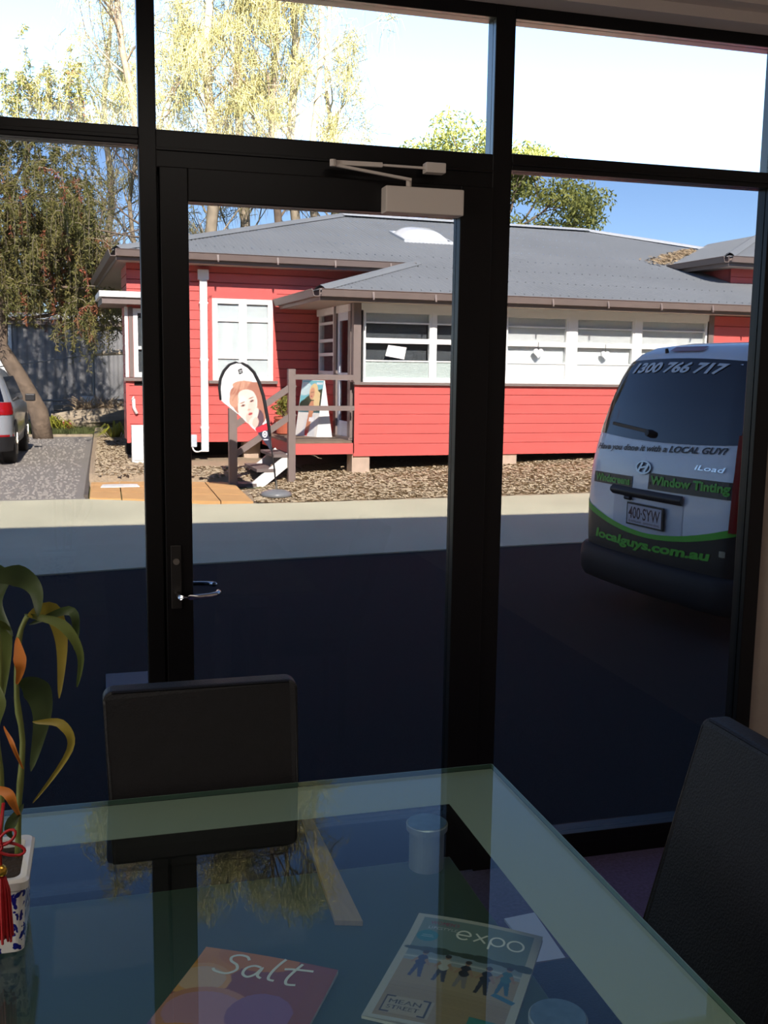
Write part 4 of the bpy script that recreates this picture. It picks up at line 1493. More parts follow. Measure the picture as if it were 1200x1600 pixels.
MB().grid(8, 4, lambda i, j: (3.32 - 0.72 * j - 0.08 * (2 * i - 1) ** 2, (0.80 - 0.14 * j) * (1 - 2 * i), 1.03 + 0.45 * j)).build('windscreen', CARGLASS, car)
MB().tube([(2.1, 0.3, 1.64), (2.1, 0.3, 1.68)], 0.01, 6).build('aerial', BLACKPL, car)
# ================================================================== BEYOND THE DRIVE
SHEDW = mat('grey_ribbed_steel', S(130, 130, 130), 0.6, 0.0, var=0.08, vscale=1.5)
shed = thing('shed', 'long grey ribbed steel shed with a white roof edge behind the chain-link fence', 'shed', (-2.6, 32.0, GZ))
for k in range(9):                                    # ribbed sheets, one object each
    x0 = -0.02 + k * 0.52 if k else 0.0
    prof = []
    for i in range(9):
        xx = k * 0.52 + i * 0.065
        prof.append((xx, -0.035 if i % 4 in (1, 2) else 0.0))
    b = MB()
    vs = []
    for (xx, yy) in prof:
        vs += [(xx, yy, 0.0), (xx, yy, 2.9)]
    b.add(vs, [(2 * i, 2 * i + 2, 2 * i + 3, 2 * i + 1) for i in range(8)])
    b.build('wall_sheet', SHEDW, shed)
box('wall_core', DARKINT, 0.0, 4.7, 0.03, 5.0, 0.0, 2.9, shed)
box('corner_flashing', WHITE, -0.12, 0.0, -0.05, 5.0, 0.0, 2.9, shed)
box('roof_edge', mat('white_barge_board', S(226, 226, 222), 0.6), -0.2, 4.9, -0.25, -0.18, 3.02, 3.20, shed)
MB().add([(-0.2, -0.2, 3.2), (4.9, -0.2, 3.2), (4.9, 5.2, 3.38), (-0.2, 5.2, 3.38)], [(0, 1, 2, 3)]).build('shed_roof', RIDGE, shed)
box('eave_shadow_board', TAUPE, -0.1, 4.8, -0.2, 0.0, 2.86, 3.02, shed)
lean = thing('white_house', 'white neighbouring cottage just showing behind the leaning tree trunk', 'house', (-5.6, 36.0, GZ))
box('wall', WHITE, 0, 3.0, 0, 4, 0, 3.1, lean)
box('roof', mat('red_tile_roof', S(168, 88, 66), 0.8), -0.2, 3.2, -0.3, 4.2, 3.1, 3.4, lean)
box('window', CARGLASS, 1.2, 2.2, -0.02, 0.0, 1.2, 2.2, lean)

fence = thing('chain_link_fence', 'grey chain-link wire fence with a pale top pole before the shed', 'fence', (-3.0, 29.0, GZ))
GALV = mat('galvanised_pipe', S(150, 152, 150), 0.5, 0.5)
box_ = None
for x in (0.2, 2.73, 4.2):
    MB().tube([(x, 0, 0), (x, 0, 2.02)], 0.035, 10).build('post', GALV, fence)
MB().tube([(2.73, -0.02, 2.02), (3.4, -0.02, 2.06), (4.2, -0.03, 2.10)], [0.07, 0.075, 0.06], 8).build('top_pole', mat('bleached_pole', S(226, 206, 176), 0.8), fence)
MB().tube([(0.0, 0, 1.58), (1.4, 0, 1.78), (2.73, 0, 2.0)], 0.016, 6).build('top_wire', GALV, fence)
MB().tube([(0.0, 0, 0.72), (4.2, 0, 0.76)], 0.03, 6).build('mid_rail', GALV, fence)
b = MB()
for i in range(-26, 54):
    for sg in (1, -1):
        xa = i * 0.08
        za, zb = 0.05, 1.55
        xb = xa + sg * (zb - za)
        if sg == -1:
            xa, xb = xa + 1.5, xa
        pa, pb = Vector((xa, 0, za)), Vector((xb, 0, zb))
        # clip to the bay
        def cl(p, q, lim, lo):
            t = (lim - p.x) / (q.x - p.x)
            return p + (q - p) * t
        if max(xa, xb) < 0.05 or min(xa, xb) > 4.15:
            continue
        if pa.x < 0.05:
            pa = cl(pa, pb, 0.05, 1)
        if pb.x < 0.05:
            pb = cl(pa, pb, 0.05, 1)
        if pa.x > 4.15:
            pa = cl(pa, pb, 4.15, 0)
        if pb.x > 4.15:
            pb = cl(pa, pb, 4.15, 0)
        if (pb - pa).length > 0.05:
            b.bar(pa, pb, 0.006, 0.006, (0, 1, 0))
stuff(b.build('wire_mesh', GALV, fence))
wb = box('polystyrene_box', WHITE, -0.18, 0.16, -0.12, 0.12, 0.0, 0.22, bevel=0.01)
wb.location = (-0.42, 28.4, 0.55)
tag(wb, 'small white box on top of the cut timber behind the fallen log', 'box')
sb = thing('timber_stack', 'stack of weathered sawn timber under the white box behind the fallen log', 'timber', (-0.55, 28.45, GZ))
for i in range(4):
    box('plank', mat('silvered_timber', S(150, 140, 126), 0.9, var=0.2) if i == 0 else bpy.data.materials['silvered_timber'], -1.0 + 0.08 * i, 0.75 - 0.05 * i, -0.2, 0.2, i * 0.165, i * 0.165 + 0.15, sb, bevel=0.01)


def rough_tube(pts, rads, seg, rs_, amt=0.12):
    b = MB()
    b.tube(pts, rads, seg)
    c = [Vector(p) for p in pts]
    for i, v in enumerate(b.v):
        k = i // seg
        if k >= len(c):
            continue
        d = Vector(v) - c[k]
        b.v[i] = tuple(c[k] + d * (1 + amt * (rs_.rand() - 0.5) * 2))
    return b


rg = np.random.RandomState(5)
log = thing('fallen_log', 'big fallen tree trunk with torn roots lying on the grass beyond the drive', 'log', (-0.40, 27.0, GZ))
rough_tube([(-0.92, 0, 0.32), (-0.6, 0, 0.30), (-0.2, 0, 0.30), (0.3, 0.05, 0.33), (0.8, 0.1, 0.38), (1.15, 0.1, 0.42)], [0.15, 0.19, 0.23, 0.24, 0.25, 0.24], 14, rg, 0.2).build('trunk', PALEBARK, log)
rough_tube([(-0.56, -0.42, 0.15), (-0.54, -0.25, 0.16)], [0.14, 0.14], 14, rg, 0.05).build('sawn_round', mat('red_sawn_face', S(150, 62, 48), 0.8, var=0.15), log)
rough_tube([(0.82, 0.1, 0.0), (0.82, 0.1, 0.3)], [0.26, 0.22], 10, rg, 0.2).build('stump', BARK, log)
b = MB()
for k in range(130):
    p0 = Vector((-0.35 + rg.rand() * 1.5, 0.1, 0.45 + rg.rand() * 0.1))
    p2 = p0 + Vector(((rg.rand() - 0.5) * 0.9, (rg.rand() - 0.5) * 0.5, 0.1 + rg.rand() * 0.35))
    p1 = (p0 + p2) / 2 + Vector((0, 0, 0.12))
    b.tube(bez(p0, p1, p2, 4), [0.022, 0.018, 0.013, 0.009, 0.005], 5)
stuff(b.build('broken_branches', mat('dry_twigs', S(168, 148, 120), 0.95, var=0.2), log))


def blade_tuft(name, label, loc, n, h, spread, m, seed, group):
    r_ = np.random.RandomState(seed)
    t_ = thing(name, label, 'plant', loc, 0, group)
    V = []
    for k in range(n):
        a = r_.rand() * 2 * pi
        ln = h * (0.6 + 0.6 * r_.rand())
        out = spread * (0.4 + 0.8 * r_.rand())
        d = np.array([cos(a), sin(a), 0])
        s_ = np.array([-sin(a), cos(a), 0]) * 0.022
        p = [np.array([0, 0, 0]) + d * 0.03, d * out * 0.5 + np.array([0, 0, ln]), d * out + np.array([0, 0, ln * 0.55])]
        V += [p[0] - s_, p[0] + s_, p[1] + s_, p[1] - s_]
        V += [p[1] - s_, p[1] + s_, p[2] + s_ * 0.1, p[2] - s_ * 0.1]
    o_ = tri_mesh('leaf_blades', np.array(V), m, t_, 4)
    stuff(o_)
    return t_


YEL = mat('yellow_green_blade', S(150, 150, 52), 0.6, var=0.2, transl=0.3)
blade_tuft('flax_clump', 'yellow-green strappy clump at the foot of the red wall corner', (0.22, 22.6, GZ + 0.02), 40, 0.42, 0.7, YEL, 3, 'strappy clumps')
blade_tuft('flax_clump', 'bright leafy clump between the silver car and the fallen log', (-1.35, 26.2, GZ), 70, 0.40, 0.55, YEL, 4, 'strappy clumps')
blade_tuft('flax_clump', 'low leafy clump on the grass left of the sawn red log end', (-1.02, 26.4, GZ), 40, 0.30, 0.4, YEL, 6, 'strappy clumps')


# ---------------------------------------------------------------- trees
def branches(b, p, d, length, r, depth, rs_, tips, spread=0.6, upb=0.15, nseg=4, kids=(2, 3)):
    pts = [p]
    q = p.copy()
    dd = d.copy()
    for i in range(nseg):
        dd = (dd + Vector((rs_.normal() * 0.13, rs_.normal() * 0.13, rs_.normal() * 0.09 + upb * 0.3))).normalized()
        q = q + dd * (length / nseg)
        pts.append(q.copy())
    rads = [r * (1 - 0.45 * i / nseg) for i in range(nseg + 1)]
    b.tube(pts, rads, 6 if depth < 2 else 4, cap=False)
    if depth <= 0:
        tips.append((q, dd))
        return
    n = kids[0] if rs_.rand() < 0.5 else kids[1]
    for k in range(n):
        nd = (dd + Vector((rs_.normal(), rs_.normal(), rs_.normal() * 0.7 + upb)) * spread).normalized()
        st = pts[-1] if k == 0 else pts[-1 - int(rs_.rand() * 2)]
        branches(b, st, nd, length * (0.62 + 0.22 * rs_.rand()), rads[-1] * 0.8, depth - 1, rs_, tips, spread, upb, nseg, kids)
    tips.append((q, dd))


def wisps(tips, n, ln, wd, rs_, spread=0.35, droop=0.8):
    """drooping needle strands hanging from branch tips: thin kinked triangles"""
    out = []
    T = np.array([[*t[0]] for t in tips])
    D = np.array([[*t[1]] for t in tips])
    idx = rs_.randint(0, len(T), n)
    p = T[idx] + rs_.normal(size=(n, 3)) * spread
    d = D[idx] * 0.5 + rs_.normal(size=(n, 3)) * 0.55
    d /= np.linalg.norm(d, axis=1)[:, None]
    l = ln * (0.5 + 0.8 * rs_.rand(n))[:, None]
    mid = p + d * l * 0.45
    end = mid + (d * 0.3 + np.array([0, 0, -droop])) * l * 0.6
    s_ = np.cross(d, rs_.normal(size=(n, 3)))
    s_ /= np.linalg.norm(s_, axis=1)[:, None] + 1e-9
    s_ *= wd / 2
    return np.concatenate([np.stack([p - s_, p + s_, mid + s_ * 0.9, mid - s_ * 0.9], 1), np.stack([mid - s_ * 0.9, mid + s_ * 0.9, end + s_ * 0.3, end - s_ * 0.3], 1)])


NEEDLE = mat('casuarina_needles', S(132, 128, 84), 0.8, col2=S(176, 164, 112), vscale=1.2, transl=0.25)
pine_labels = ['tall she-oak behind the left mullion with a leaning trunk', 'tall she-oak with a pale trunk, second from the left above the red roof',
               'tall wispy she-oak above the middle of the door', 'tall she-oak with a thin dark straight trunk behind the ridge end',
               'she-oak with two close trunks right of the thin dark one', 'wispy she-oak at the right end of the tall row, crown fading into the sky',
               'airy she-oak seen through the top left pane beside the mullion', 'young she-oak low behind the left mullion and the hip of the roof']
pines = [(1.75, 30.0, 15.5, 0.9, 0.15), (3.05, 30.5, 16.5, -0.1, 0.2), (4.15, 31.0, 17.0, 0.1, 0.17), (4.95, 30.0, 16.5, 0.05, 0.13), (5.75, 30.5, 17.0, 0.25, 0.17), (7.6, 33.0, 13.5, 0.35, 0.14), (0.1, 36.0, 14.0, -0.2, 0.15), (0.9, 33.0, 10.0, -0.1, 0.10)]
for k, ((x, y, h, lean_, r0), lb) in enumerate(zip(pines, pine_labels)):
    r_ = np.random.RandomState(40 + k)
    t_ = thing('she_oak_tree', lb, 'tree', (x, y, GZ), 0, 'she-oaks behind the red house')
    b = MB()
    n = 12
    pts = []
    for i in range(n + 1):
        f = i / n
        pts.append(Vector((-lean_ * 1.6 * f + 0.12 * sin(i * 1.3 + k), 0.1 * sin(i * 0.9 + 2 * k), h * f)))
    b.tube(pts, [r0 * (1.1 - 0.85 * i / n) + 0.01 for i in range(n + 1)], 8)
    if k == 4:
        b.tube([p + Vector((0.35 + 0.06 * i, 0.2, 0)) for i, p in enumerate(pts)], [r0 * (0.9 - 0.7 * i / n) + 0.01 for i in range(n + 1)], 8)
    tips = []
    nb = int(h * 2.0)
    lowf = 0.36 if k not in (1, 2, 7) else 0.25
    if k == 6:
        lowf = 0.3
    for i in range(nb):
        f = lowf + (0.98 - lowf) * i / nb
        seg = min(int(f * n), n - 1)
        p = pts[seg].lerp(pts[seg + 1], f * n - seg)
        a = r_.rand() * 2 * pi
        L = (1.9 - 1.1 * (f - lowf) / (1 - lowf)) * (0.6 + 0.7 * r_.rand()) * (h / 16) ** 0.5
        branches(b, p, Vector((cos(a), sin(a), 0.75)).normalized(), L, 0.035, 1, r_, tips, 0.5, 0.35, 3, (2, 2))
    b.build('trunk', BARK if k in (3, 0) else PALEBARK, t_, smooth=True)
    nn = int((4600 if k < 5 else 2200) * (h / 16))
    tips = [t for t in tips if r_.rand() < 0.62]
    o_ = tri_mesh('foliage', wisps(tips, nn, 0.8, 0.019, r_, 0.20), NEEDLE, t_, 4)
    stuff(o_)

# leaning bottlebrush in front of the shed
r_ = np.random.RandomState(21)
bt = thing('bottlebrush_tree', 'leaning bottlebrush tree with weeping branches over the shed at the left', 'tree', (-1.40, 24.6, GZ))
b = rough_tube([(0.02, 0, -0.1), (-0.08, 0, 0.6), (-0.45, 0, 1.4), (-0.85, 0.0, 2.1), (-0.80, 0, 2.8), (-0.62, 0, 3.6), (-0.55, 0, 4.6), (-0.6, 0, 5.6)], [0.24, 0.22, 0.19, 0.17, 0.14, 0.12, 0.09, 0.05], 10, r_, 0.10)
tips = []
for (p, d, L, r) in [((-0.85, 0, 2.1), (-0.8, 0.1, 0.8), 1.6, 0.09), ((-0.80, 0, 2.8), (0.8, -0.2, 0.5), 1.5, 0.07), ((-0.70, 0, 3.3), (0.9, 0.3, 0.35), 1.7, 0.07), ((-0.62, 0, 3.6), (-0.7, -0.4, 0.6), 1.4, 0.06),
                     ((-0.6, 0, 4.2), (0.9, -0.3, 0.5), 1.7, 0.06), ((-0.55, 0, 4.6), (0.8, 0.5, 0.4), 1.6, 0.05), ((-0.55, 0, 4.8), (-0.6, 0.3, 0.7), 1.4, 0.05), ((-0.6, 0, 5.4), (0.6, -0.4, 0.8), 1.4, 0.05), ((-0.6, 0, 5.6), (-0.5, 0.2, 0.9), 1.2, 0.04),
                     ((-0.80, 0, 2.9), (0.95, 0.1, 0.15), 1.9, 0.05), ((-0.80, 0, 2.7), (0.95, -0.1, 0.05), 2.1, 0.05), ((-0.62, 0, 3.6), (0.95, -0.2, 0.1), 2.2, 0.05), ((-0.6, 0, 4.0), (0.95, 0.0, 0.3), 1.9, 0.05)]:
    branches(b, Vector(p), Vector(d).normalized(), L, r, 2, r_, tips, 0.5, 0.05, 4, (2, 3))
b.build('trunk', BARK, bt, smooth=True)
tw = MB()
LV = []
RV = []
T = list(tips)
for k in range(70):
    dv = r_.normal(size=3)
    dv = dv / np.linalg.norm(dv) * r_.rand() ** 0.4
    T.append((Vector((0.10 + 1.75 * dv[0], 1.1 * dv[1], 4.5 + 1.75 * dv[2])), Vector((0, 0, 1))))
for k in range(2300):
    q, d = T[r_.randint(len(T))]
    p0 = q + Vector((r_.normal() * 0.34, r_.normal() * 0.34, r_.normal() * 0.30))
    ln = 0.45 + r_.rand() * 0.75
    p2 = p0 + Vector((r_.normal() * 0.18, r_.normal() * 0.18, -ln))
    p1 = p0 + Vector(((p2.x - p0.x) * 1.6, (p2.y - p0.y) * 1.6, 0.02))
    if p2.x > 2.15 or (p0.x > 1.25 and p0.z > 4.4) or p2.z < 1.5 or (p2.z < 2.5 and (p2.x < 0.35 or r_.rand() < 0.55)):
        continue
    path = bez(p0, p1, p2, 4)
    tw.tube(path, [0.008, 0.007, 0.006, 0.005, 0.003], 3, cap=False)
    nl = 75
    tt = r_.rand(nl)
    seg = np.minimum((tt * 4).astype(int), 3)
    P = np.array([[*a] for a in path])
    c = P[seg] + (P[seg + 1] - P[seg]) * (tt * 4 - seg)[:, None]
    ax_ = r_.normal(size=(nl, 3)) + np.array([0, 0, -0.8])
    ax_ /= np.linalg.norm(ax_, axis=1)[:, None]
    s_ = np.cross(ax_, r_.normal(size=(nl, 3)))
    s_ /= np.linalg.norm(s_, axis=1)[:, None]
    l = (0.07 + 0.08 * r_.rand(nl))[:, None]
    quad = np.stack([c, c + ax_ * l * 0.5 + s_ * 0.012, c + ax_ * l, c + ax_ * l * 0.5 - s_ * 0.012], 1)
    (RV if r_.rand() < 0.05 else LV).append(quad)
BOTT = mat('bottlebrush_leaf', S(96, 100, 46), 0.7, col2=S(138, 128, 70), vscale=1.6, transl=0.25)
tw.build('weeping_twigs', PALEBARK, bt)
o_ = tri_mesh('foliage', np.concatenate(LV), BOTT, bt, 4)
stuff(o_)
o_ = tri_mesh('red_flower_spikes', np.concatenate(RV), mat('bottlebrush_red', S(150, 74, 50), 0.8, col2=S(120, 86, 54), vscale=3), bt, 4)
stuff(o_)

# spreading gum behind the right part of the roof
r_ = np.random.RandomState(33)
gum = thing('gum_tree', 'spreading gum tree with a flat dense crown behind the ridge right of the door', 'tree', (9.75, 27.5, GZ))
b = MB()
tips = []
b.tube([(0, 0, 0), (0.1, 0, 2.0), (0.0, 0, 4.0), (0.1, 0, 5.0)], [0.3, 0.26, 0.2, 0.16], 8)
for (d, L) in (((0.9, 0, 0.45), 1.9), ((0.75, 0.3, 0.65), 1.9), ((0.5, -0.3, 0.8), 1.6), ((0.1, 0.2, 1), 1.6), ((-0.6, -0.2, 0.7), 1.7), ((-0.9, 0.2, 0.5), 1.8), ((-0.4, 0.4, 0.9), 1.6), ((1.0, -0.2, 0.25), 1.8)):
    branches(b, Vector((0.05, 0, 4.25 + 0.3 * r_.rand())), Vector(d).normalized(), L, 0.10, 2, r_, tips, 0.45, 0.15, 4, (2, 3))
b.build('trunk', BARK, gum, smooth=True)
LV = []
for (q, d) in tips:
    if q.z < 5.6 and r_.rand() < 0.5:
        continue
    LV.append(leaf_cloud(260, (q.x, q.y, q.z + 0.15), (0.60, 0.60, 0.36), 0.15, r_, droop=0.4, aspect=0.35))
o_ = tri_mesh('foliage', np.concatenate(LV), mat('gum_leaf', S(116, 124, 60), 0.7, col2=S(160, 160, 84), vscale=1.2, transl=0.3), gum, 4)
stuff(o_)
# dark trees far behind the shed, and low bushes between
FARG = mat('distant_leaf', S(74, 84, 50), 0.8, col2=S(104, 104, 60), vscale=1.0)
for k, (x, y, hc, rx, rz_, lb) in enumerate([(-5.0, 42, 4.0, 2.6, 3.4, 'dark dense tree behind the shed at the left edge'), (-0.8, 44, 4.2, 2.6, 3.2, 'dark dense tree above the middle of the shed roof'), (3.2, 46, 3.4, 2.4, 2.6, 'dark tree behind the left eave of the red house')]):
    r_ = np.random.RandomState(60 + k)
    t_ = thing('broadleaf_tree', lb, 'tree', (x, y, GZ), 0, 'dark trees behind the shed')
    bb = MB()
    bb.tube([(0, 0, 0), (0.1, 0, 2.0), (0, 0, hc)], [0.3, 0.22, 0.1], 8)
    bb.build('trunk', BARK, t_)
    o_ = tri_mesh('foliage', np.concatenate([leaf_cloud(3000, (0, 0, hc), (rx, rx, rz_), 0.32, r_), leaf_cloud(900, (0.6 * rx, 0, hc - 0.8), (1.3, 1.3, 1.6), 0.3, r_)]), FARG, t_, 4)
    stuff(o_)
pole = MB().tube([(0, 0, 0), (0, 0, 6.0)], [0.05, 0.035], 8).build('vent_pole', GALV)
pole.location = (0.66, 31.0, GZ)
tag(pole, 'thin grey pole rising beside the left eave of the red house', 'pole')
# ================================================================== INSIDE: TABLE AND CHAIRS
TZ = 0.74
table = thing('glass_table', 'glass topped table with a pale frosted border and a lower glass shelf', 'table', (0.0, 0.0, 0.0))
TG = glass('table_glass', (0.86, 0.93, 0.90, 1), f0=0.05)
FROSTG = mat('frosted_border_paint', S(172, 178, 166), 0.35, spec=0.5)
X0, X1, Y0, Y1 = -1.20, 0.805, 0.78, 1.985
MB().box(X0, X1, Y0, Y1, TZ - 0.010, TZ).build('glass_top', TG, table)
EDGE = mat('green_glass_edge', S(96, 120, 110), 0.15)
b = MB()
for (a, c, e, f) in ((X0, X1, Y1, Y1 + 0.002), (X1, X1 + 0.002, Y0, Y1)):
    b.box(a, c, e, f, TZ - 0.010, TZ - 0.0005)
b.build('polished_edge', EDGE, table)
bw = 0.150
bb = MB()
for q in ([(X0, Y1 - bw), (X1 - bw, Y1 - bw), (X1, Y1), (X0, Y1)], [(X1 - bw, Y1 - bw), (X1 - bw, Y0 + bw), (X1, Y0), (X1, Y1)], [(X0 + bw, Y0 + bw), (X0, Y0), (X1, Y0), (X1 - bw, Y0 + bw)], [(X0, Y0), (X0 + bw, Y0 + bw), (X0 + bw, Y1 - bw), (X0, Y1 - bw)]):
    bb.prism(q, lambda p, k: (p[0], p[1], TZ - 0.0112 - (0.001 if k else 0)))
bb.build('frosted_border', FROSTG, table)
SHELF = mat('frosted_glass_shelf', S(66, 84, 74), 0.4, spec=0.4)
MB().box(X0 + 0.17, 0.643, Y0 + 0.17, 1.792, 0.628, 0.638).build('glass_shelf', SHELF, table, bevel=0.002)
DISC = mat('spun_steel', S(150, 148, 138), 0.28, 0.95, var=0.12, vscale=60)
for (x, y) in ((0.585, 1.765), (0.577, 1.155), (-0.98, 1.765), (-0.98, 1.0)):
    c_ = MB().lathe([(0.034, 0.638), (0.034, 0.715), (0.040, 0.716), (0.0405, 0.727), (0.039, 0.7285), (0.0001, 0.7285)], (x, y, 0), 36).build('spacer', mat('satin_cylinder', S(176, 182, 190), 0.35, 0.35) if 'satin_cylinder' not in bpy.data.materials else bpy.data.materials['satin_cylinder'], table, smooth=False)
    MB().lathe([(0.039, 0.7286), (0.038, 0.7294), (0.0001, 0.7295)], (x, y, 0), 36).build('cap_disc', DISC, c_)
    MB().box(x - 0.035, x + 0.035, y - 0.035, y + 0.035, 0.0, 0.627).build('leg', BLACKPL, table, bevel=0.004)

# chairs
def rounded(w_, h_, r, n=6):
    pts = []
    for (cx_, cz_, a0_) in ((w_ - r, h_ - r, 0), (-w_ + r, h_ - r, pi / 2), (-w_ + r, r, pi), (w_ - r, r, 3 * pi / 2)):
        for k in range(n + 1):
            a = a0_ + pi / 2 * k / n
            pts.append((cx_ + r * cos(a), cz_ + r * sin(a)))
    return pts


chair = thing('dining_chair', 'black high-backed leather chair at the far side of the glass table, before the door', 'chair', (0.185, 1.945, 0), pi, 'black leather dining chairs')
b = MB()
prof = rounded(0.205, 0.56, 0.022)
prof = [(x * (1.0 - 0.10 * (1 - z / 0.56)), z) for x, z in prof]


def backmap(p, k):
    x, z = p
    zz = 0.43 + z * 0.895
    return (x, -0.01 - 0.25 * max(z - 0.02, 0) ** 1.0 - 0.03 * z + (0.022 if k else -0.022) + 0.10 * x * x * 4 - 0.02, zz)


b.prism(prof, backmap)
b.build('backrest', LEATHER, chair, bevel=0.006)
MB().prism([(x, y) for x, y in rounded(0.205, 0.42, 0.03)], lambda p, k: (p[0], p[1] - 0.01, 0.46 if k else 0.385)).build('seat', LEATHER, chair, bevel=0.010)
for (x, y) in ((-0.18, 0.02), (0.18, 0.02), (-0.18, 0.37), (0.18, 0.37)):
    MB().prism([(-0.016, -0.016), (0.016, -0.016), (0.016, 0.016), (-0.016, 0.016)], lambda p, k: (x + p[0] * (1 if k else 0.75), y + p[1] * (1 if k else 0.75), 0.39 if k else 0.0)).build('leg', BLACKPL, chair)
dup_tree(chair, (-0.47, 1.945, 0), pi, 'black high-backed leather chair behind the potted bamboo at the left edge', 'black leather dining chairs')
dup_tree(chair, (0.985, 1.475, 0), pi / 2, 'black high-backed leather chair at the right-hand end of the glass table', 'black leather dining chairs')

# ---------------------------------------------------------------- on the lower shelf
SZ = 0.6385


def frame(p0, px, py):
    """print corner p0 (bottom left), px right, py up the page -> mapping"""
    p0, px, py = Vector(p0), Vector(px), Vector(py)
    return p0, px, py


def magazine(name, label, o_, ang, w_, h_, pr_, curl):
    m_ = thing(name, label, 'magazine', (o_[0], o_[1], SZ), ang, 'magazines on the glass shelf')
    MB().grid(12, 12, lambda i, j: (i * w_, j * h_, 0.0045 + curl * sin(pi * i) * 0.004 + curl * 0.01 * max(j - 0.75, 0) ** 1.5 * 4)).build('pages', mat('paper_white', S(226, 224, 216), 0.8) if 'paper_white' not in bpy.data.materials else bpy.data.materials['paper_white'], m_)
    b = MB().box(0, w_, 0, h_, 0.0, 0.0044)
    b.build('page_block', bpy.data.materials['paper_white'], m_)
    pr_.build('cover', lambda i, j: (i * w_, j * h_, 0.0052 + curl * sin(pi * i) * 0.004 + curl * 0.01 * max(j - 0.75, 0) ** 1.5 * 4), GLOSSPRINT, m_)
    return m_


# event programme: white border, beach photograph with five people, thin lettering
e = Print(190, 260, (226, 224, 216))
e.rect(0.06, 0.94, 0.03, 0.97, (120, 148, 150))
e.rect(0.06, 0.94, 0.62, 0.97, (132, 158, 158))
e.rect(0.06, 0.94, 0.60, 0.66, (150, 170, 184))
for k in range(9):
    e.ell(0.10 + k * 0.105, 0.665, 0.08, 0.018 + 0.008 * (k % 3), (60, 76, 58))
e.rect(0.06, 0.94, 0.54, 0.60, (176, 188, 196))
e.rect(0.06, 0.94, 0.575, 0.585, (226, 230, 232))
e.rect(0.06, 0.94, 0.03, 0.545, (198, 172, 132))
e.rect(0.06, 0.94, 0.03, 0.30, (188, 160, 118))
for k in range(26):
    yy = 0.05 + k * 0.011
    e.rect(0.06, 0.94, yy, yy + 0.003, (176, 148, 108))
people = [(0.20, 0.40, (60, 66, 110), (70, 74, 120)), (0.38, 0.39, (226, 226, 226), (70, 74, 100)), (0.54, 0.37, (40, 38, 42), (150, 140, 140)), (0.70, 0.36, (40, 40, 46), (54, 50, 56)), (0.84, 0.40, (60, 130, 150), (40, 110, 140))]
for (x, y, sh, lg) in people:
    e.poly([(x - 0.045, y), (x - 0.02, y), (x, y + 0.08), (x + 0.03, y), (x + 0.055, y), (x + 0.035, y + 0.12), (x - 0.03, y + 0.12)], lg)
    e.ell(x + 0.003, y + 0.155, 0.045, 0.055, sh)
    e.poly([(x - 0.04, y + 0.18), (x - 0.075, y + 0.13), (x - 0.06, y + 0.12), (x - 0.02, y + 0.16)], (196, 150, 120))
    e.poly([(x + 0.04, y + 0.18), (x + 0.08, y + 0.12), (x + 0.065, y + 0.11), (x + 0.02, y + 0.16)], (196, 150, 120))
    e.ell(x + 0.005, y + 0.228, 0.022, 0.022, (196, 150, 120))
    e.ell(x + 0.005, y + 0.238, 0.024, 0.018, (60, 44, 36))
e.poly([(0.80, 0.40), (0.96, 0.36), (0.94, 0.33), (0.78, 0.37)], (50, 130, 170))
e.ell(0.15, 0.80, 0.085, 0.055, (40, 150, 170))
e.rect(0.10, 0.20, 0.79, 0.795, (220, 236, 240))
e.rect(0.11, 0.19, 0.805, 0.81, (220, 236, 240))
e.text("WOMEN'S", 0.13, 0.36, 0.915, 0.945, (200, 50, 110))
e.text('LIFESTYLE', 0.13, 0.36, 0.870, 0.895, (236, 236, 240))
e.rect(0.70, 0.93, 0.03, 0.16, (60, 150, 140))
e.rect(0.10, 0.44, 0.06, 0.20, (206, 186, 150))
e.text('MEAN', 0.13, 0.36, 0.14, 0.175, (40, 38, 34))
e.text('STREET', 0.13, 0.36, 0.095, 0.125, (40, 38, 34))
for (a, c, d, f) in ((0.09, 0.10, 0.07, 0.20), (0.09, 0.16, 0.195, 0.205), (0.40, 0.42, 0.07, 0.205), (0.36, 0.42, 0.195, 0.205), (0.09, 0.16, 0.065, 0.075), (0.36, 0.42, 0.065, 0.075)):
    e.rect(a, c, d, f, (40, 38, 34))
e.c = e.c * 0.72 + 22
ea = math.atan2(1.468 - 1.592, 0.687 - 0.505)
emag = magazine('expo_magazine', 'magazine with a white border and beach photograph on the lower glass shelf', (0.348, 1.342), ea, 0.220, 0.296, e, 1.0)
# thin round letters e x p o as raised ink strokes
LW = mat('white_ink', S(240, 240, 238), 0.5)


def stroke(name, paths, m, parent, wid, z, zf=None):
    b = MB()
    for path in paths:
        P = [Vector((p[0], p[1], 0)) for p in path]
        L_, R_ = [], []
        for i, p in enumerate(P):
            d = (P[min(i + 1, len(P) - 1)] - P[max(i - 1, 0)]).normalized()
            n_ = Vector((-d.y, d.x, 0)) * wid / 2
            L_.append(p + n_)
            R_.append(p - n_)
        vs = []
        for l, r in zip(L_, R_):
            vs += [(l.x, l.y, zf(l.x, l.y) if zf else z), (r.x, r.y, zf(r.x, r.y) if zf else z)]
        b.add(vs, [(2 * i, 2 * i + 1, 2 * i + 3, 2 * i + 2) for i in range(len(P) - 1)])
    return b.build(name, m, parent, recalc=False)


def arc(cx_, cy_, rx, ry, a0_, a1_, n=24):
    return [(cx_ + rx * cos(radians(a0_ + (a1_ - a0_) * k / n)), cy_ + ry * sin(radians(a0_ + (a1_ - a0_) * k / n))) for k in range(n + 1)]


zz = 0.0


def page_z(w_, h_, curl):
    return lambda x, y: 0.0060 + curl * sin(pi * x / w_) * 0.004 + curl * 0.01 * max(y / h_ - 0.75, 0) ** 1.5 * 4


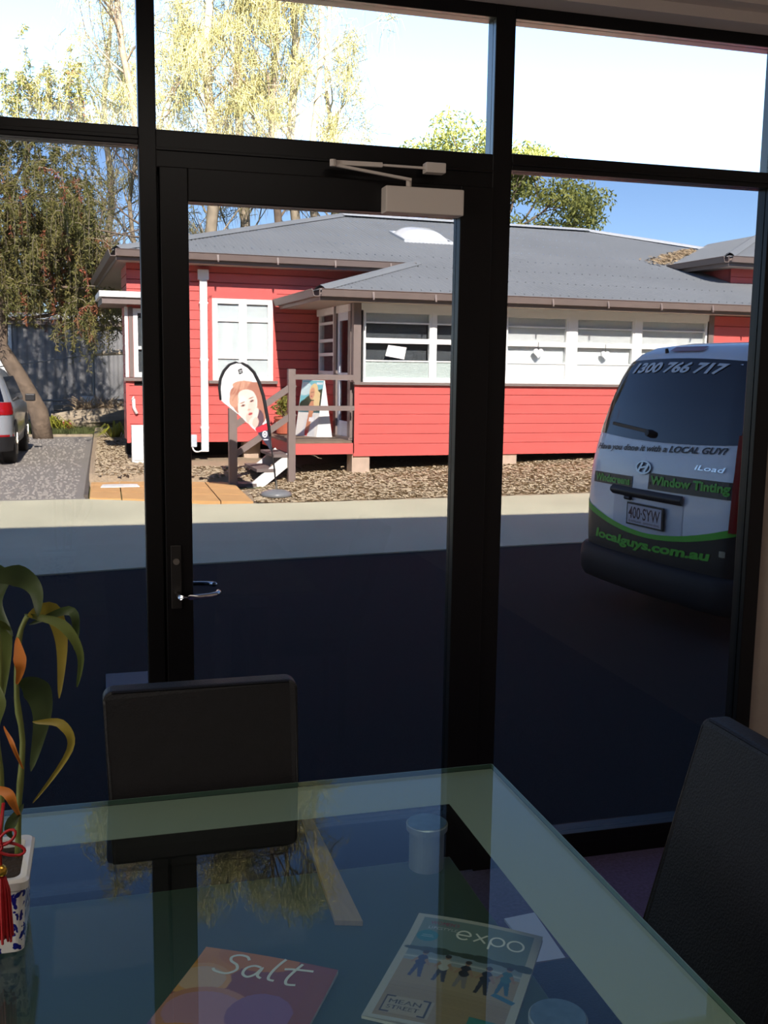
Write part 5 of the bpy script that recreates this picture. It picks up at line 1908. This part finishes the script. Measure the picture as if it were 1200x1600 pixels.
r0 = 0.0115
stroke('expo_lettering', [
    [(0.093 - r0, 0.252)] + [(0.093 + r0, 0.252)] , arc(0.093, 0.252, r0, r0, 0, 315),
    [(0.112, 0.263), (0.132, 0.241)], [(0.132, 0.263), (0.112, 0.241)],
    arc(0.151, 0.252, r0, r0, 0, 360), [(0.151 - r0, 0.252), (0.151 - r0, 0.228)],
    arc(0.182, 0.252, r0 * 1.15, r0 * 1.15, 0, 360)], LW, emag, 0.0036, zz, page_z(0.220, 0.296, 1.0))
# food magazine: oranges on a purple-brown ground, script lettering
q = Print(120, 160, (120, 70, 96))
q.rect(0, 1, 0.45, 1, (150, 84, 76))
q.ell(0.10, 0.92, 0.26, 0.20, (214, 140, 60))
q.ell(0.42, 0.98, 0.30, 0.12, (206, 128, 54))
q.ell(0.12, 0.72, 0.22, 0.15, (222, 160, 96))
q.ell(0.13, 0.73, 0.17, 0.11, (214, 176, 150))
q.ell(0.30, 0.46, 0.34, 0.22, (196, 134, 110))
q.ell(0.30, 0.47, 0.28, 0.17, (190, 140, 160))
q.ell(0.66, 0.52, 0.22, 0.18, (150, 104, 150))
q.ell(0.30, 0.15, 0.40, 0.22, (214, 146, 84))
q.ell(0.80, 0.18, 0.30, 0.24, (150, 76, 90))
q.rect(0.86, 1, 0.3, 0.95, (150, 86, 70))
sa = math.atan2(1.457 - 1.575, 0.340 - 0.141)
smag = magazine('salt_magazine', 'orange and purple food magazine with white script lettering on the glass shelf', (0.141 - 0.297 * 0.51, 1.575 - 0.297 * 0.86), sa, 0.230, 0.297, q, 0.6)
zz2 = 0.0052 + 0.0045
k_ = 1.0


def sm(pts):
    """smooth a polyline (Catmull-Rom)"""
    P = [Vector((a, b_, 0)) for a, b_ in pts]
    out = []
    for i in range(len(P) - 1):
        p0, p1, p2, p3 = P[max(i - 1, 0)], P[i], P[i + 1], P[min(i + 2, len(P) - 1)]
        for t in [k / 6 for k in range(6)]:
            v = 0.5 * ((2 * p1) + (p2 - p0) * t + (2 * p0 - 5 * p1 + 4 * p2 - p3) * t * t + (3 * p1 - p0 - 3 * p2 + p3) * t ** 3)
            out.append((v.x, v.y))
    out.append((P[-1].x, P[-1].y))
    return out


stroke('salt_lettering', [
    sm([(0.085, 0.278), (0.078, 0.286), (0.064, 0.287), (0.054, 0.280), (0.057, 0.270), (0.070, 0.262), (0.074, 0.250), (0.062, 0.238), (0.042, 0.240), (0.036, 0.246)]),
    sm([(0.110, 0.266), (0.098, 0.267), (0.088, 0.258), (0.088, 0.244), (0.098, 0.238), (0.108, 0.248), (0.113, 0.266), (0.112, 0.246), (0.120, 0.240)]),
    sm([(0.142, 0.296), (0.136, 0.280), (0.131, 0.258), (0.132, 0.242), (0.142, 0.240)]),
    sm([(0.172, 0.292), (0.165, 0.272), (0.160, 0.250), (0.164, 0.238), (0.178, 0.240)]),
    sm([(0.148, 0.272), (0.164, 0.276), (0.194, 0.280)])], LW, smag, 0.0048, zz2, page_z(0.230, 0.297, 0.6))

# tapered pale batten on the shelf, running out past its far edge
bat = MB().prism([(0.365, 1.60), (0.412, 1.585), (0.410, 1.82), (0.406, 2.03), (0.384, 2.03), (0.374, 1.82)], lambda p, k: (p[0] - 0.39, p[1] - 1.81, 0.010 if k else 0.0)).build('timber_batten', mat('pale_pine', S(176, 150, 112), 0.6, var=0.08, vscale=20, stretch=(6, 1, 1)), bevel=0.001)
bat.location = (0.39, 1.81, SZ)
tag(bat, 'tapered pale timber batten lying under the glass top, from shelf to far edge', 'batten')

# brochures on the carpet
PLAST = mat('white_brochure', S(214, 222, 236), 0.25, coat=0.6)
br = MB().prism([(0, 0), (0.085, 0.0), (0.095, 0.25), (-0.005, 0.24)], lambda p, k: (p[0], p[1], (0.004 + 0.004 * (p[1] > 0.1)) if k else 0.0)).build('brochure', PLAST)
br.location = (1.10, 2.325, 0.0)
tag(br, 'white brochure in a clear sleeve on the carpet, seen through the glass', 'brochure')
pk = Print(20, 40, (220, 190, 200))
pk.rect(0, 1, 0, 0.35, (170, 40, 90))
pk.rect(0, 1, 0.7, 1, (236, 226, 230))
pk.ell(0.5, 0.6, 0.3, 0.12, (190, 170, 200))
lf = pk.build('leaflet', lambda i, j: (0.07 * i + 0.01 * j, 0.19 * j, 0.002 + 0.001 * sin(3 * j)), PRINT)
lf.location = (1.205, 2.32, 0.001)
tag(lf, 'pink and white leaflet on the carpet beside the white brochure', 'leaflet')

# ---------------------------------------------------------------- lucky bamboo in a blue and white pot
PORC = bpy.data.materials.new('blue_white_porcelain')
PORC.use_nodes = True
n = PORC.node_tree.nodes
l = PORC.node_tree.links
tc = n.new('ShaderNodeTexCoord')
nz = n.new('ShaderNodeTexNoise')
nz.inputs['Scale'].default_value = 26
nz.inputs['Detail'].default_value = 3
mxv = n.new('ShaderNodeMixRGB')
mxv.inputs[0].default_value = 0.09
l.new(tc.outputs['Object'], nz.inputs['Vector'])
l.new(tc.outputs['Object'], mxv.inputs[1])
l.new(nz.outputs['Color'], mxv.inputs[2])
vo = n.new('ShaderNodeTexVoronoi')
vo.inputs['Scale'].default_value = 62
l.new(mxv.outputs[0], vo.inputs['Vector'])
rp = n.new('ShaderNodeValToRGB')
rp.color_ramp.elements[0].position = 0.40
rp.color_ramp.elements[0].color = S(28, 34, 130)
rp.color_ramp.elements[1].position = 0.46
rp.color_ramp.elements[1].color = S(226, 228, 226)
l.new(vo.outputs['Distance'], rp.inputs[0])
l.new(rp.outputs[0], n['Principled BSDF'].inputs['Base Color'])
n['Principled BSDF'].inputs['Roughness'].default_value = 0.12
PORCW = mat('white_porcelain', S(226, 228, 224), 0.12)
bam = thing('potted_bamboo', 'lucky bamboo in a square blue and white porcelain pot on the glass table', 'plant', (-0.20, 1.535, TZ))


def sq(h_, n_=5, r=0.012):
    return [(a, b_) for a, b_ in [(x, z - h_) for x, z in rounded(h_, 2 * h_, r, n_)]]


def loft(secs):
    b = MB()
    n_ = len(secs[0][0])
    vs = [(p[0], p[1], z) for s_, z in secs for p in s_]
    fs = []
    for k in range(len(secs) - 1):
        for i in range(n_):
            j = (i + 1) % n_
            fs.append((k * n_ + i, k * n_ + j, (k + 1) * n_ + j, (k + 1) * n_ + i))
    fs.append(tuple(range(n_))[::-1])
    fs.append(tuple((len(secs) - 1) * n_ + i for i in range(n_)))
    return b.add(vs, fs)


loft([(sq(0.060), 0.0), (sq(0.066), 0.004), (sq(0.071), 0.10)]).build('pot', PORC, bam, smooth=False)
loft([(sq(0.071), 0.1005), (sq(0.076), 0.104), (sq(0.077), 0.116), (sq(0.073), 0.120), (sq(0.064), 0.119), (sq(0.062), 0.104)]).build('pot_rim', PORCW, bam)
loft([(sq(0.0615), 0.1045), (sq(0.0615), 0.1065)]).build('soil', SOIL, bam)
STEM = mat('bamboo_stem', S(112, 122, 62), 0.5, var=0.15, vscale=30)
Y_ = 1.565


def pxp(x, z, y=0.0):
    return (x + 0.20, Y_ - 1.535 + y, z - TZ)


for path in ([(-0.146, 0.846), (-0.142, 0.93), (-0.133, 1.03), (-0.139, 1.10), (-0.133, 1.19), (-0.12, 1.225)], [(-0.175, 0.846), (-0.166, 0.95), (-0.17, 1.06), (-0.160, 1.14), (-0.165, 1.25)], [(-0.20, 0.846), (-0.205, 1.0), (-0.20, 1.15), (-0.19, 1.3)]):
    P = [pxp(*p) for p in sm(path)]
    P = [P[i] for i in range(0, len(P), 2)]
    st = MB().tube(P, [0.0046 + 0.001 * (i % 4 == 0) - 0.00006 * i for i in range(len(P))], 8).build('stem', STEM, bam, smooth=True)
LEAFG = mat('bamboo_leaf', S(104, 116, 56), 0.45, var=0.15, vscale=20, transl=0.3)
LEAFY = mat('bamboo_leaf_yellowing', S(158, 140, 52), 0.5, var=0.15, vscale=20, transl=0.3)
LEAFO = mat('bamboo_leaf_orange', S(208, 122, 44), 0.55, var=0.1, transl=0.3)
LEAFD = mat('bamboo_leaf_dark', S(66, 82, 44), 0.45, var=0.15, vscale=20, transl=0.2)


def leaf(pts, wd, m, dy=0.0, twist=0.0):
    P = [Vector(pxp(a, b_, dy)) for a, b_ in sm(pts)]
    n_ = len(P)
    vs = []
    for i, p in enumerate(P):
        f = i / (n_ - 1)
        d = (P[min(i + 1, n_ - 1)] - P[max(i - 1, 0)]).normalized()
        wv = Vector((d.z, 0, -d.x))
        wv = (wv * cos(twist) + Vector((0, 1, 0)) * sin(twist)).normalized()
        hw_ = wd / 2 * (min(f / 0.35, 1) ** 0.7) * (1 - max(f - 0.35, 0) / 0.65) ** 0.75 + 0.0006
        p = p + Vector((0, 0.03 * sin(pi * f) * (1 if wd > 0.02 else -1), 0))
        vs += [p - wv * hw_, p + Vector((0, 0.10 * hw_ + 0.002, 0)), p + wv * hw_]
    fs = []
    for i in range(n_ - 1):
        fs += [(3 * i, 3 * i + 1, 3 * i + 4, 3 * i + 3), (3 * i + 1, 3 * i + 2, 3 * i + 5, 3 * i + 4)]
    return MB().add(vs, fs).build('leaf', m, bam, smooth=True, recalc=False)


leaf([(-0.175, 1.285), (-0.135, 1.285), (-0.108, 1.262), (-0.104, 1.226)], 0.034, LEAFD, -0.01)
leaf([(-0.165, 1.25), (-0.150, 1.29), (-0.168, 1.24), (-0.143, 1.19)], 0.030, LEAFD, 0.02)
leaf([(-0.12, 1.225), (-0.088, 1.226), (-0.073, 1.175), (-0.078, 1.094)], 0.028, LEAFY, 0.0)
leaf([(-0.125, 1.225), (-0.07, 1.212), (-0.045, 1.165), (-0.052, 1.105)], 0.016, LEAFG, 0.015)
leaf([(-0.12, 1.205), (-0.06, 1.23), (-0.05, 1.20), (-0.055, 1.16)], 0.014, LEAFD, 0.03)
leaf([(-0.135, 1.195), (-0.130, 1.17), (-0.130, 1.15), (-0.138, 1.122)], 0.018, LEAFO, -0.005)
leaf([(-0.133, 1.130), (-0.112, 1.105), (-0.105, 1.06), (-0.122, 0.985)], 0.042, LEAFD, -0.01)
leaf([(-0.118, 1.060), (-0.075, 1.062), (-0.064, 1.02), (-0.122, 0.930)], 0.014, LEAFY, 0.0)
leaf([(-0.180, 1.22), (-0.158, 1.20), (-0.155, 1.15), (-0.166, 1.07)], 0.022, LEAFG, 0.0)
leaf([(-0.168, 1.14), (-0.16, 1.11), (-0.165, 1.08), (-0.170, 1.04)], 0.020, LEAFG, -0.02)
leaf([(-0.158, 1.06), (-0.146, 1.045), (-0.138, 1.02), (-0.132, 0.99)], 0.006, LEAFO, -0.01)
leaf([(-0.19, 0.97), (-0.155, 0.965), (-0.146, 0.945), (-0.140, 0.915)], 0.016, LEAFO, -0.01)
leaf([(-0.135, 0.93), (-0.150, 0.915), (-0.156, 0.90), (-0.152, 0.876)], 0.016, LEAFD, 0.0)
# red tassel hanging over the pot's front
TAS = mat('red_silk_thread', S(168, 22, 30), 0.5, var=0.15, vscale=60)
GOLD = mat('gold_bead', S(214, 168, 70), 0.25, 0.9)
tas = thing('tassel', 'red silk tassel with a gold bead hung over the blue and white pot', 'tassel', (-0.158, 1.440, TZ))
b = MB()
for k in range(40):
    a = k * 2.399
    r = 0.011 * sqrt(k / 40)
    b.tube([(r * cos(a) * 0.5, r * sin(a) * 0.5, 0.138), (r * cos(a), r * sin(a), 0.118), (r * cos(a) * 1.25, r * sin(a) * 1.25, 0.042 + 0.006 * (k % 3))], 0.0018, 4)
b.build('strands', TAS, tas)
MB().lathe([(0.003, 0.138), (0.008, 0.142), (0.009, 0.147), (0.008, 0.152), (0.003, 0.156)], seg=16).build('bead', GOLD, tas, smooth=True)
b = MB()
for (cx_, cz_, rx, rzz, rot) in ((0.014, 0.178, 0.020, 0.008, -0.3), (-0.016, 0.178, 0.020, 0.008, 0.3), (0.010, 0.196, 0.014, 0.007, 0.7), (-0.010, 0.196, 0.014, 0.007, -0.7)):
    b.tube([(cx_ + rx * cos(t) * cos(rot) - rzz * sin(t) * sin(rot), 0.002 * sin(t), cz_ + rx * cos(t) * sin(rot) + rzz * sin(t) * cos(rot)) for t in [2 * pi * k / 16 for k in range(17)]], 0.0022, 6, cap=False)
b.tube([(0, 0, 0.154), (0, 0.004, 0.20), (0.004, 0.03, 0.235)], 0.0025, 6)
b.build('knot', TAS, tas, smooth=True)
